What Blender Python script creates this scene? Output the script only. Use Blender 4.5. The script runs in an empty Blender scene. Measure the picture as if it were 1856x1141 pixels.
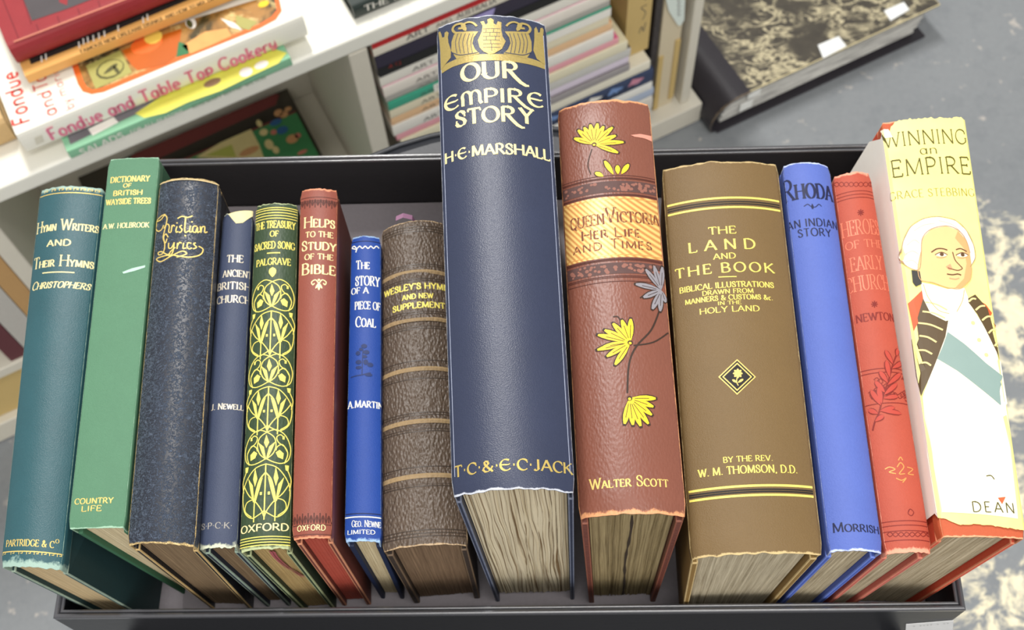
import bpy, bmesh, math, random
from mathutils import Vector, Matrix
from mathutils.geometry import tessellate_polygon

# ------------------------------------------------------------------ camera, world, lamps, exposure
SC = bpy.context.scene
COL = SC.collection
F_PX, CX, CY, H = 2200.0, 928.0, 570.5, 0.66          # focal length in pixels of the 1856 wide frame, camera height over the tray floor
def camera_axes(nadir=(1020.0, 1650.0), vpx=750.0):
    zc = -Vector((nadir[0] - CX, -(nadir[1] - CY), -F_PX)).normalized()   # world up seen by the camera
    a = vpx - CX
    b = (F_PX * zc[2] - a * zc[0]) / zc[1]
    e = Vector((a, b, -F_PX)).normalized()
    if e[1] < 0: e = -e
    return Matrix((e.cross(zc), e, zc))
R = camera_axes()
EYE = Vector((0, 0, H))
cam_data = bpy.data.cameras.new('camera')
cam_data.sensor_fit = 'HORIZONTAL'; cam_data.sensor_width = 36.0
cam_data.lens = F_PX / 1856.0 * 36.0
cam_data.clip_start = 0.01
cam_data.dof.use_dof = True; cam_data.dof.focus_distance = 0.50; cam_data.dof.aperture_fstop = 20.0
cam = bpy.data.objects.new('camera', cam_data); COL.objects.link(cam)
cam.matrix_world = Matrix.Translation(EYE) @ R.to_4x4()
SC.camera = cam

world = bpy.data.worlds.new('shop_light'); SC.world = world; world.use_nodes = True
wb = world.node_tree.nodes['Background']
wb.inputs[0].default_value = (1.0, 0.985, 0.96, 1); wb.inputs[1].default_value = 0.62
SC.view_settings.view_transform = 'Standard'; SC.view_settings.look = 'None'
SC.view_settings.exposure = -0.22; SC.view_settings.gamma = 1.0
SC.view_settings.use_curve_mapping = False
def lamp(name, loc, target, sx, sy, watts, col=(1, 1, 1)):
    d = bpy.data.lights.new(name, 'AREA'); d.shape = 'RECTANGLE'; d.size = sx; d.size_y = sy
    d.energy = watts; d.color = col
    o = bpy.data.objects.new(name, d); COL.objects.link(o)
    o.location = loc
    o.rotation_euler = (Vector(target) - Vector(loc)).to_track_quat('-Z', 'Y').to_euler()
    return o
lamp('ceiling_lamp', (-0.42, 1.75, 2.35), (0, 0.35, 0), 0.30, 0.8, 76, (1.0, 0.98, 0.95))
lamp('ceiling_lamp', (0.40, -1.65, 1.95), (0.0, 0.2, 0), 2.0, 1.5, 46, (1.0, 0.98, 0.95))
lamp('ceiling_lamp', (0.25, -0.30, 2.45), (0.0, 0.2, 0), 1.2, 0.4, 28, (1.0, 0.98, 0.95))

# ------------------------------------------------------------------ geometry of the view (used to measure the place)
def ray(px, py):
    return R @ Vector((px - CX, -(py - CY), -F_PX))
def at(px, py, z):
    d = ray(px, py); return EYE + d * ((z - H) / d.z)
def pix(p):
    v = R.transposed() @ (Vector(p) - EYE)
    return CX + F_PX * v.x / -v.z, CY - F_PX * v.y / -v.z

# ------------------------------------------------------------------ materials
def nodes_of(name):
    m = bpy.data.materials.new(name); m.use_nodes = True
    nt = m.node_tree; b = nt.nodes['Principled BSDF']
    return m, nt, b
def N(nt, t, **kw):
    n = nt.nodes.new(t)
    for k, v in kw.items(): setattr(n, k, v)
    return n
def L(nt, a, b): nt.links.new(a, b)
def math_(nt, op, a, b=None, c=None, clamp=False):
    n = N(nt, 'ShaderNodeMath', operation=op, use_clamp=clamp)
    for i, v in enumerate((a, b, c)):
        if v is None: continue
        if isinstance(v, (int, float)): n.inputs[i].default_value = v
        else: L(nt, v, n.inputs[i])
    return n.outputs[0]
def mix_(nt, fac, a, b):
    n = N(nt, 'ShaderNodeMix', data_type='RGBA')
    for s, v in ((n.inputs[0], fac), (n.inputs[6], a), (n.inputs[7], b)):
        if isinstance(v, (int, float)): s.default_value = v
        elif isinstance(v, tuple): s.default_value = (*v[:3], 1)
        else: L(nt, v, s)
    return n.outputs[2]
def noise(nt, vec, scale, detail=3, rough=.55, dist=0.0):
    n = N(nt, 'ShaderNodeTexNoise'); n.inputs['Scale'].default_value = scale; n.inputs['Detail'].default_value = detail
    n.inputs['Roughness'].default_value = rough; n.inputs['Distortion'].default_value = dist
    if vec is not None: L(nt, vec, n.inputs['Vector'])
    return n.outputs['Fac']
def sr(c):                                            # 0-255 colour as seen -> linear
    return tuple(((v / 255) / 12.92 if v / 255 <= .04045 else ((v / 255 + .055) / 1.055) ** 2.4) for v in c)
def plain(name, col, rough=.6, metal=0.0, mott=.08, bump=0.0, scale=300, spec=.4):
    m, nt, b = nodes_of(name)
    tc = N(nt, 'ShaderNodeTexCoord').outputs['Object']
    f = noise(nt, tc, scale, 3)
    c = sr(col)
    L(nt, mix_(nt, f, tuple(v * (1 - mott) for v in c), tuple(min(1, v * (1 + mott)) for v in c)), b.inputs['Base Color'])
    b.inputs['Roughness'].default_value = rough; b.inputs['Metallic'].default_value = metal
    b.inputs['Specular IOR Level'].default_value = spec
    if bump:
        bp = N(nt, 'ShaderNodeBump'); bp.inputs['Strength'].default_value = bump; bp.inputs['Distance'].default_value = .0004
        L(nt, f, bp.inputs['Height']); L(nt, bp.outputs[0], b.inputs['Normal'])
    return m
def binding(name, col, wear=(200, 195, 180), tail=.012, head=.012, edge=.02, rough=.46, grain='cloth', gscale=900, gbump=.35, mott=.18, scuff=.0, spec=.4):
    """cloth or leather of a book spine: grain, faded mottling, frayed wear at tail, head and joints"""
    m, nt, b = nodes_of(name)
    co = N(nt, 'ShaderNodeTexCoord'); uv = N(nt, 'ShaderNodeSeparateXYZ'); L(nt, co.outputs['UV'], uv.inputs[0])
    obj = co.outputs['Object']
    c = tuple(v * .74 for v in sr(col))
    f = noise(nt, obj, 55, 6, .6)
    f2 = noise(nt, obj, 700, 2)
    base = mix_(nt, f, tuple(v * (1 - mott) for v in c), tuple(min(1, v * (1 + mott)) for v in c))
    base = mix_(nt, math_(nt, 'MULTIPLY', f2, .18), base, tuple(min(1, v * 1.5 + .02) for v in c))
    wn = noise(nt, obj, 190, 5, .7)
    def front(dist, width):
        return math_(nt, 'MULTIPLY', math_(nt, 'SUBTRACT', math_(nt, 'MULTIPLY', math_(nt, 'POWER', wn, 1.6), width * 2.6), dist), 2.2 / max(width, 1e-4), clamp=True)
    u, v = uv.outputs[0], uv.outputs[1]
    t = front(v, tail); h_ = front(math_(nt, 'SUBTRACT', 1.0, v), head)
    e = front(math_(nt, 'ABSOLUTE', math_(nt, 'MINIMUM', u, math_(nt, 'SUBTRACT', 1.0, u))), edge)
    fac = math_(nt, 'MAXIMUM', math_(nt, 'MAXIMUM', t, h_), e)
    if scuff:
        s = math_(nt, 'MULTIPLY', math_(nt, 'SUBTRACT', noise(nt, obj, 260, 6, .75), 1 - scuff), 9, clamp=True)
        fac = math_(nt, 'MAXIMUM', fac, math_(nt, 'MULTIPLY', s, .55))
    if grain == 'wrinkle':
        wk = noise(nt, obj, gscale, 3, .6, 1.3)
        rg = math_(nt, 'SUBTRACT', 1.0, math_(nt, 'MULTIPLY', math_(nt, 'ABSOLUTE', math_(nt, 'SUBTRACT', wk, .5)), 16), clamp=True)
        base = mix_(nt, math_(nt, 'MULTIPLY', rg, .75), base, sr((104, 118, 140)))  # highlights on the wrinkles painted into the colour: ridges turn pale blue grey
    L(nt, mix_(nt, fac, base, sr(wear)), b.inputs['Base Color'])
    b.inputs['Roughness'].default_value = rough; b.inputs['Specular IOR Level'].default_value = spec
    bp = N(nt, 'ShaderNodeBump'); bp.inputs['Strength'].default_value = gbump; bp.inputs['Distance'].default_value = .0011 if grain == 'wrinkle' else .0006
    if grain == 'cloth':
        g = math_(nt, 'ADD', noise(nt, obj, gscale * 2.2, 2), math_(nt, 'MULTIPLY', noise(nt, obj, 45, 2), .9))
    elif grain == 'wrinkle': g = rg
    else:
        mp = N(nt, 'ShaderNodeMapping'); L(nt, obj, mp.inputs[0]); mp.inputs['Rotation'].default_value = (0, 0, .5); mp.inputs['Scale'].default_value = (1, .55, 1)
        vo = N(nt, 'ShaderNodeTexVoronoi', feature='SMOOTH_F1'); vo.inputs['Scale'].default_value = gscale; L(nt, mp.outputs[0], vo.inputs['Vector'])
        g = math_(nt, 'ADD', math_(nt, 'MULTIPLY', vo.outputs['Distance'], 1.4), math_(nt, 'MULTIPLY', noise(nt, obj, gscale * 1.6, 3), .35))
    L(nt, g, bp.inputs['Height']); L(nt, bp.outputs[0], b.inputs['Normal'])
    return m
def paper(name, col, line, thick, contrast=.8, per_mm=2.2, rough=.85, sig=0.0, sigw=.3, stain=1.6):
    """cut edges of leaves: fine lines running with the sheets (UV x counts millimetres through the block)"""
    m, nt, b = nodes_of(name)
    co = N(nt, 'ShaderNodeTexCoord'); uv = N(nt, 'ShaderNodeSeparateXYZ'); L(nt, co.outputs['UV'], uv.inputs[0])
    def layer(freq, dfreq, seed):
        cb = N(nt, 'ShaderNodeCombineXYZ')
        L(nt, math_(nt, 'MULTIPLY', uv.outputs[0], freq), cb.inputs[0]); L(nt, math_(nt, 'MULTIPLY', uv.outputs[1], dfreq), cb.inputs[1]); cb.inputs[2].default_value = seed
        return noise(nt, cb.outputs[0], 1.0, 4, .65)
    f = math_(nt, 'ADD', math_(nt, 'MULTIPLY', layer(per_mm, 2.5, 1.7), .62), math_(nt, 'MULTIPLY', layer(per_mm * .28, 1.0, 6.1), .38))
    f = math_(nt, 'ADD', math_(nt, 'MULTIPLY', math_(nt, 'SUBTRACT', f, .5), 2.6 * contrast), .55, clamp=True)
    if sig:                                            # gaps between the folded gatherings
        cb = N(nt, 'ShaderNodeCombineXYZ'); L(nt, math_(nt, 'MULTIPLY', uv.outputs[0], .6), cb.inputs[0]); L(nt, math_(nt, 'MULTIPLY', uv.outputs[1], .35), cb.inputs[1])
        ph = math_(nt, 'ADD', math_(nt, 'MULTIPLY', uv.outputs[0], sig), math_(nt, 'MULTIPLY', noise(nt, cb.outputs[0], 1.0, 3), 1.6))
        fr_ = math_(nt, 'ABSOLUTE', math_(nt, 'SUBTRACT', math_(nt, 'FRACT', ph), .5))
        gap = math_(nt, 'MULTIPLY', math_(nt, 'SUBTRACT', fr_, .5 - sigw * .5), 2.2 / sigw, clamp=True)
        f = math_(nt, 'MULTIPLY', f, math_(nt, 'SUBTRACT', 1.0, gap))
    st = noise(nt, co.outputs['Object'], 38, 5, .65)
    colr = mix_(nt, f, sr(line), sr(col))
    colr = mix_(nt, math_(nt, 'MULTIPLY', math_(nt, 'SUBTRACT', st, .52), stain, clamp=True), colr, tuple(v * .62 for v in sr(col)))
    L(nt, colr, b.inputs['Base Color']); b.inputs['Roughness'].default_value = rough; b.inputs['Specular IOR Level'].default_value = .2
    bp = N(nt, 'ShaderNodeBump'); bp.inputs['Strength'].default_value = .6; bp.inputs['Distance'].default_value = .0004
    L(nt, f, bp.inputs['Height']); L(nt, bp.outputs[0], b.inputs['Normal'])
    return m
def gilt(name, col=(224, 196, 112), rough=.5, metal=.3):
    return plain(name, col, rough, metal, .14, .25, 900)
GOLD = gilt('gilt'); PALE = gilt('pale_gilt', (240, 222, 160), .5, .15); DULL = gilt('dull_gilt', (196, 172, 96), .45, .4)
BRIGHT = gilt('bright_gilt', (248, 226, 110), .5, .15)
INK = plain('navy_ink', (20, 26, 62), .6); DARK = plain('dark_brown_ink', (74, 34, 26), .6); BLACKINK = plain('black_ink', (26, 22, 20), .6)

# ------------------------------------------------------------------ objects
def mesh_object(name, verts, faces, mats, mi=None, uvs=None, parent=None, smooth=False, origin=None):
    o3 = Vector(origin) if origin is not None else Vector((0, 0, 0))
    me = bpy.data.meshes.new(name)
    me.from_pydata([tuple(Vector(v) - o3) for v in verts], [], faces)
    for m in (mats if isinstance(mats, (list, tuple)) else [mats]): me.materials.append(m)
    if mi: me.polygons.foreach_set('material_index', mi)
    if uvs:
        lay = me.uv_layers.new(name='UVMap')
        for lp in me.loops: lay.data[lp.index].uv = uvs[lp.vertex_index]
    if smooth: me.polygons.foreach_set('use_smooth', [True] * len(me.polygons))
    me.update()
    o = bpy.data.objects.new(name, me); COL.objects.link(o)
    if parent is not None: o.parent = parent
    else: o.location = o3
    return o
def thing(name, label, cat, loc, group=None):
    o = bpy.data.objects.new(name, None); COL.objects.link(o); o.location = loc; o.empty_display_size = .02
    return tag(o, label, cat, group)
def tag(o, label, cat, group=None):
    o['label'] = label; o['category'] = cat
    if group: o['group'] = group
    return o
class Buf:
    """collects vertices, faces, slots and uvs of one mesh"""
    def __init__(s): s.v = []; s.f = []; s.m = []; s.uv = []; s.mats = []
    def slot(s, mat):
        if mat not in s.mats: s.mats.append(mat)
        return s.mats.index(mat)
    def add(s, vs, fs, mat, uvs=None):
        k = len(s.v); s.v += [Vector(p) for p in vs]; s.uv += list(uvs) if uvs else [(.5, .5)] * len(vs)
        i = s.slot(mat)
        for f in fs: s.f.append([k + q for q in f]); s.m.append(i)
    def grid(s, rows, mat, uvs=None, close=False):
        n = len(rows[0]); vs = [p for r in rows for p in r]
        fs = [(i * n + j, i * n + (j + 1) % n, (i + 1) * n + (j + 1) % n, (i + 1) * n + j) for i in range(len(rows) - 1) for j in range(n if close else n - 1)]
        s.add(vs, fs, mat, [q for r in uvs for q in r] if uvs else None)
    def build(s, name, parent=None, origin=None, smooth=False):
        return mesh_object(name, s.v, s.f, s.mats, s.m, s.uv, parent, smooth, origin)
def box_mesh(name, corners, mat, parent=None, origin=None, bevel=.0006, wear=None, seg=2):
    """corners: 8 points, 0-3 one face, 4-7 the opposite one"""
    bm = bmesh.new()
    o3 = Vector(origin) if origin is not None else Vector((0, 0, 0))
    v = [bm.verts.new(Vector(c) - o3) for c in corners]
    for f in ((0, 1, 2, 3), (7, 6, 5, 4), (0, 4, 5, 1), (1, 5, 6, 2), (2, 6, 7, 3), (3, 7, 4, 0)): bm.faces.new([v[i] for i in f])
    bmesh.ops.recalc_face_normals(bm, faces=bm.faces)
    if bevel:
        r = bmesh.ops.bevel(bm, geom=list(bm.edges), offset=bevel, segments=seg, affect='EDGES', profile=.6)
        if wear:
            for f in r['faces']: f.material_index = 1
    me = bpy.data.meshes.new(name); bm.to_mesh(me); bm.free()
    for q in me.uv_layers.new(name='UVMap').data: q.uv = (.5, .5)
    me.materials.append(mat)
    if wear: me.materials.append(wear)
    o = bpy.data.objects.new(name, me); COL.objects.link(o)
    if parent is not None: o.parent = parent
    else: o.location = o3
    return o

# ------------------------------------------------------------------ stroke lettering
def arc(cx, cy, rx, ry, t0, t1, n=12):
    return [(cx + rx * math.cos(math.radians(t0 + (t1 - t0) * i / n)), cy + ry * math.sin(math.radians(t0 + (t1 - t0) * i / n))) for i in range(n + 1)]
ST = ([(.1, 0), (.1, 1)], 'ss')
def bowl(y0, y1, x0, r): return [(.1, y1), (x0, y1)] + arc(x0, (y0 + y1) / 2, r, (y1 - y0) / 2, 90, -90) + [(.1, y0)]
S_PTS = [(.5, .78), (.44, .92), (.3, 1), (.16, .95), (.08, .8), (.12, .65), (.28, .54), (.44, .43), (.53, .27), (.48, .09), (.31, 0), (.14, .05), (.06, .22)]
G = {
 'A': (.8, [([(.04, 0), (.4, 1)], 's '), ([(.4, 1), (.76, 0)], ' s'), ([(.17, .34), (.63, .34)], '')]),
 'B': (.66, [ST, (bowl(.52, 1, .3, .24), ''), (bowl(0, .52, .34, .26), '')]),
 'C': (.74, [(arc(.43, .5, .37, .5, 45, 315, 18), 'v ')]),
 'D': (.8, [ST, (bowl(0, 1, .3, .44), '')]),
 'E': (.62, [ST, ([(.1, 1), (.53, 1)], ' v'), ([(.1, .52), (.43, .52)], ' v'), ([(.1, 0), (.56, 0)], ' v')]),
 'F': (.58, [ST, ([(.1, 1), (.52, 1)], ' v'), ([(.1, .52), (.43, .52)], ' v')]),
 'G': (.8, [(arc(.43, .5, .37, .5, 45, 335, 18), 'v '), ([(.72, .42), (.72, .1)], 's ')]),
 'H': (.84, [ST, ([(.74, 0), (.74, 1)], 'ss'), ([(.1, .52), (.74, .52)], '')]),
 'I': (.28, [([(.14, 0), (.14, 1)], 'ss')]),
 'J': (.46, [([(.32, 1), (.32, .2)] + arc(.17, .2, .15, .2, 0, -150, 7), 's ')]),
 'K': (.76, [ST, ([(.64, 1), (.12, .42)], 's '), ([(.27, .58), (.72, 0)], ' s')]),
 'L': (.6, [ST, ([(.1, 0), (.55, 0)], ' v')]),
 'M': (.98, [([(.1, 0), (.14, 1)], 's '), ([(.14, 1), (.49, .06)], ''), ([(.49, .06), (.84, 1)], ''), ([(.84, 1), (.88, 0)], ' s')]),
 'N': (.84, [([(.12, 0), (.12, 1)], 's '), ([(.12, 1), (.72, 0)], ''), ([(.72, 0), (.72, 1)], ' s')]),
 'O': (.86, [(arc(.43, .5, .37, .5, 90, 450, 24), '')]),
 'P': (.62, [ST, (bowl(.45, 1, .3, .26), '')]),
 'Q': (.86, [(arc(.43, .5, .37, .5, 90, 450, 24), ''), ([(.45, .15), (.8, -.15)], '')]),
 'R': (.72, [ST, (bowl(.48, 1, .3, .26), ''), ([(.32, .48), (.68, 0)], ' s')]),
 'S': (.6, [(S_PTS, 'vv')]),
 'T': (.7, [([(.35, 0), (.35, 1)], 's '), ([(.04, 1), (.66, 1)], 'vv')]),
 'U': (.8, [([(.12, 1), (.12, .3)] + arc(.4, .3, .28, .3, 180, 360, 12) + [(.68, 1)], 'ss')]),
 'V': (.78, [([(.05, 1), (.39, 0)], 's '), ([(.39, 0), (.73, 1)], ' s')]),
 'W': (1.08, [([(.04, 1), (.3, 0)], 's '), ([(.3, 0), (.54, .95)], ''), ([(.54, .95), (.78, 0)], ''), ([(.78, 0), (1.04, 1)], ' s')]),
 'X': (.76, [([(.06, 1), (.7, 0)], 'ss'), ([(.68, 1), (.06, 0)], 'ss')]),
 'Y': (.74, [([(.05, 1), (.37, .48)], 's '), ([(.69, 1), (.37, .48)], 's '), ([(.37, .48), (.37, 0)], ' s')]),
 '&': (.84, [([(.76, .5), (.62, .2), (.42, .02), (.22, .02), (.08, .2), (.14, .4), (.36, .56), (.46, .74), (.4, .93), (.28, .98), (.18, .86), (.22, .66), (.45, .34), (.76, 0)], '')]),
 '.': (.26, [([(.12, .02), (.14, .1)], '')]), ',': (.26, [([(.14, .08), (.08, -.12)], '')]), '·': (.3, [([(.1, .5), (.2, .5)], 'd')]),
 "'": (.2, [([(.12, 1), (.08, .78)], '')]), '-': (.4, [([(.06, .42), (.34, .42)], '')]), ' ': (.4, []),
 # round uncial forms
 'ε': (.78, [(arc(.44, .5, .38, .5, 55, 320, 18), ''), ([(.08, .52), (.6, .52), (.72, .6)], '')]),
 'μ': (1.02, [([(.12, 0), (.12, .5)] + arc(.3, .62, .2, .36, 180, 20, 8) + [(.5, .3), (.5, 0)], 's '), ([(.5, .62)] + arc(.7, .62, .2, .36, 170, 0, 8) + [(.9, .2), (.98, 0)], '')]),
 'ρ': (.86, [([(.12, 0), (.12, 1)], 'ss'), (bowl(.5, 1, .34, .27), ''), ([(.32, .5), (.56, .12), (.8, -.18), (1.02, -.32), (1.16, -.3)], '')]),
 'γ': (.86, [([(.06, 1), (.4, .42)], 's '), ([(.8, 1), (.52, .55), (.3, .12), (.16, 0)], 's '), ([(.4, .42), (.62, .1)], '')]),
 # lower case
 'a': (.54, [(arc(.25, .31, .2, .31, 60, 420, 14), ''), ([(.46, .62), (.46, 0)], '')]),
 'b': (.54, [([(.08, 1), (.08, 0)], ''), (arc(.29, .31, .2, .31, 120, -240, 14), '')]),
 'c': (.48, [(arc(.27, .31, .21, .31, 50, 310, 12), '')]),
 'd': (.56, [(arc(.26, .31, .2, .31, 60, 420, 14), ''), ([(.47, 1), (.47, 0)], '')]),
 'e': (.52, [([(.07, .33), (.47, .33)] + arc(.27, .31, .2, .31, 5, 310, 12), '')]),
 'f': (.36, [([(.14, 0), (.14, .8)] + arc(.26, .82, .12, .16, 180, 60, 5), ''), ([(.02, .6), (.3, .6)], '')]),
 'h': (.54, [([(.08, 1), (.08, 0)], ''), ([(.08, .38)] + arc(.27, .4, .19, .22, 180, 0, 8) + [(.46, 0)], '')]),
 'i': (.2, [([(.1, .62), (.1, 0)], ''), ([(.1, .82), (.1, .88)], '')]),
 'k': (.5, [([(.08, 1), (.08, 0)], ''), ([(.42, .62), (.1, .26)], ''), ([(.2, .36), (.45, 0)], '')]),
 'l': (.2, [([(.1, 1), (.1, 0)], '')]),
 'm': (.82, [([(.08, .62), (.08, 0)], ''), ([(.08, .4)] + arc(.24, .42, .16, .2, 180, 0, 7) + [(.4, 0)], ''), ([(.4, .42)] + arc(.56, .42, .16, .2, 180, 0, 7) + [(.72, 0)], '')]),
 'n': (.54, [([(.08, .62), (.08, 0)], ''), ([(.08, .38)] + arc(.27, .4, .19, .22, 180, 0, 8) + [(.46, 0)], '')]),
 'o': (.54, [(arc(.27, .31, .21, .31, 90, 450, 16), '')]),
 'p': (.54, [([(.08, .62), (.08, -.3)], ''), (arc(.29, .31, .2, .31, 120, -240, 14), '')]),
 'π': (.54, [([(.08, .68), (.08, 0)], ''), (arc(.29, .42, .2, .26, 120, -240, 14), '')]),
 'ψ': (.54, [([(.08, .68), (.08, .4)] + arc(.27, .4, .19, .16, 180, 360, 6) + [(.46, .68), (.46, .2)] + arc(.27, .2, .19, .18, 0, -140, 6), '')]),
 'r': (.38, [([(.08, .62), (.08, 0)], ''), ([(.08, .36)] + arc(.26, .42, .18, .2, 180, 50, 6), '')]),
 's': (.44, [([(x * .72, y * .62) for x, y in S_PTS], '')]),
 't': (.36, [([(.14, .9), (.14, .12), (.22, 0), (.32, .04)], ''), ([(.02, .62), (.3, .62)], '')]),
 'u': (.54, [([(.08, .62), (.08, .2)] + arc(.27, .2, .19, .2, 180, 360, 8) + [(.46, .62)], '')]),
 'v': (.48, [([(.04, .62), (.24, 0), (.44, .62)], '')]),
 'w': (.7, [([(.04, .62), (.2, 0), (.36, .6), (.52, 0), (.68, .62)], '')]),
 'x': (.46, [([(.04, .62), (.42, 0)], ''), ([(.42, .62), (.04, 0)], '')]),
 'y': (.5, [([(.05, .62), (.26, .02)], ''), ([(.46, .62), (.2, -.3), (.06, -.3)], '')]),
}
SERIF = dict(tk=.17, tn=.06, nib=8, sf=.1, sp=.07)
BOLD = dict(tk=.2, tn=.1, nib=5, sf=.1, sp=.08)
SANS = dict(tk=.15, tn=.13, nib=0, sf=0, sp=.1)
THIN = dict(tk=.1, tn=.035, nib=20, sf=0, sp=.1)
UNC = dict(tk=.2, tn=.07, nib=25, sf=.09, sp=.05)

class Ink:
    """prints strokes, shapes and words a hair above a surface that offers inv(px,py)->(X,Y) and pos(X,Y,off)"""
    def __init__(s, surf, buf): s.s = surf; s.b = buf; s.n = 0
    def off(s, layer): return .00012 + .00007 * layer
    def _tri(s, tris, mat, layer, seg):
        out = []
        st = list(tris)
        while st:
            a, b, c = st.pop()
            e = [(abs(a[0] - b[0]), a, b, c), (abs(b[0] - c[0]), b, c, a), (abs(c[0] - a[0]), c, a, b)]
            m = max(e, key=lambda q: q[0])
            if m[0] > seg:
                p = ((m[1][0] + m[2][0]) / 2, (m[1][1] + m[2][1]) / 2)
                st += [(m[1], p, m[3]), (p, m[2], m[3])]
            else: out.append((a, b, c))
        vs = []; fs = []; o = s.off(layer)
        for t in out:
            fs.append((len(vs), len(vs) + 1, len(vs) + 2))
            vs += [s.s.pos(p[0], p[1], o) for p in t]
        s.b.add(vs, fs, mat)
    def poly_xy(s, pts, mat, layer=0):
        tr = tessellate_polygon([[Vector((p[0], p[1], 0)) for p in pts]])
        s._tri([tuple(pts[i] for i in t) for t in tr], mat, layer, s.s.seg)
    def poly(s, px, mat, layer=0): s.poly_xy([s.s.inv(*p) for p in px], mat, layer)
    def ribbon_xy(s, pts, w, mat, layer=0):
        """w: width or function of direction angle"""
        q = [pts[0]]
        for a, b in zip(pts, pts[1:]):
            n = max(1, int(math.ceil(math.hypot(b[0] - a[0], b[1] - a[1]) / s.s.seg)))
            q += [(a[0] + (b[0] - a[0]) * i / n, a[1] + (b[1] - a[1]) * i / n) for i in range(1, n + 1)]
        closed = math.hypot(q[0][0] - q[-1][0], q[0][1] - q[-1][1]) < 1e-7 and len(q) > 3
        vs = []; o = s.off(layer); k = len(q)
        for i in range(k):
            a = q[i - 1] if i else (q[-2] if closed else None); c = q[i + 1] if i < k - 1 else (q[1] if closed else None)
            d = [0, 0]; ds = []
            for u, v in ((a, q[i]), (q[i], c)):
                if u is None or v is None: continue
                l = math.hypot(v[0] - u[0], v[1] - u[1]) or 1e-9
                ds.append(((v[0] - u[0]) / l, (v[1] - u[1]) / l))
            d = (sum(t[0] for t in ds), sum(t[1] for t in ds)); l = math.hypot(*d) or 1e-9; d = (d[0] / l, d[1] / l)
            mit = 1 / max(.6, d[0] * ds[0][0] + d[1] * ds[0][1])
            ww = (w(math.atan2(d[1], d[0])) if callable(w) else w) * .5 * mit
            vs += [s.s.pos(q[i][0] - d[1] * ww, q[i][1] + d[0] * ww, o), s.s.pos(q[i][0] + d[1] * ww, q[i][1] - d[0] * ww, o)]
        s.b.add(vs, [(2 * i, 2 * i + 1, 2 * i + 3, 2 * i + 2) for i in range(k - 1)], mat)
    def ribbon(s, px, w, mat, layer=0): s.ribbon_xy([s.s.inv(*p) for p in px], w * s.s.k, mat, layer)
    def curve(s, px, w, mat, layer=0, n=5): s.ribbon(smooth_line(px, n), w, mat, layer)
    def dot(s, px, r, mat, layer=0, ry=None):
        x, y = s.s.inv(*px); r *= s.s.k; ry = r if ry is None else ry * s.s.k
        s.poly_xy([(x + r * math.cos(t * .5236), y + ry * math.sin(t * .5236)) for t in range(12)], mat, layer)
    def leaf(s, p0, p1, w, mat, layer=0, blunt=.0):
        a = s.s.inv(*p0); b = s.s.inv(*p1); d = (b[0] - a[0], b[1] - a[1]); l = math.hypot(*d); n = (-d[1] / l, d[0] / l); w *= s.s.k
        pr = [(0, .0), (.15, .45), (.4, .9), (.65, 1), (.85, .75), (1, blunt)]
        up = [(a[0] + d[0] * t + n[0] * w * .5 * h, a[1] + d[1] * t + n[1] * w * .5 * h) for t, h in pr]
        dn = [(a[0] + d[0] * t - n[0] * w * .5 * h, a[1] + d[1] * t - n[1] * w * .5 * h) for t, h in pr[::-1]]
        s.poly_xy(up + dn[(1 if blunt == 0 else 0):-1], mat, layer)
    def text(s, txt, p0, p1, h, mat, st=SERIF, sc=None, slant=0.0, layer=0, big=1.0, mid=None):
        """sc: lower case letters become small capitals of that size"""
        a = s.s.inv(*p0); b = s.s.inv(*p1)
        if hasattr(s.s, 'Lh'):                              # titles run square across a spine
            h_ = s.s.T / 2; ka, kb = abs(a[0]) / h_, abs(b[0]) / h_
            y_ = (a[1] + b[1]) / 2 if max(ka, kb) < .93 else (a[1] if ka < kb else b[1])
            if ka >= .93 and kb >= .93: y_ = (a[1] + b[1]) / 2
            if mid is not None: y_ = s.s.inv((p0[0] + p1[0]) / 2, mid)[1]
            a, b = (a[0], y_), (b[0], y_)
        mx, my = (p0[0] + p1[0]) / 2, (p0[1] + p1[1]) / 2
        m0 = s.s.inv(mx, my); m1 = s.s.inv(mx, my - h)
        hh = math.hypot(m1[0] - m0[0], m1[1] - m0[1])
        d = (b[0] - a[0], b[1] - a[1]); wid = math.hypot(*d); d = (d[0] / wid, d[1] / wid); n = (-d[1], d[0])
        items = []; x = 0
        for ch in txt:
            k = 1.0; c = ch
            if sc:
                if ch.islower(): c = ch.upper(); k = sc
                else: k = big
            g = G[c]; items.append((g, x, k)); x += g[0] * k + (st['sp'] if ch != ' ' else 0)
        nat = max(x - st['sp'], .1); sx = wid / nat; sy = hh
        asp = min(sx, sy) 
        wfun = lambda t: (st['tn'] + (st['tk'] - st['tn']) * abs(math.sin(t - math.radians(st['nib'])))) * (asp * .8 + sy * .2)
        T = lambda x_, y_: (a[0] + d[0] * (x_ * sx + slant * y_ * sy) + n[0] * y_ * sy, a[1] + d[1] * (x_ * sx + slant * y_ * sy) + n[1] * y_ * sy)
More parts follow.
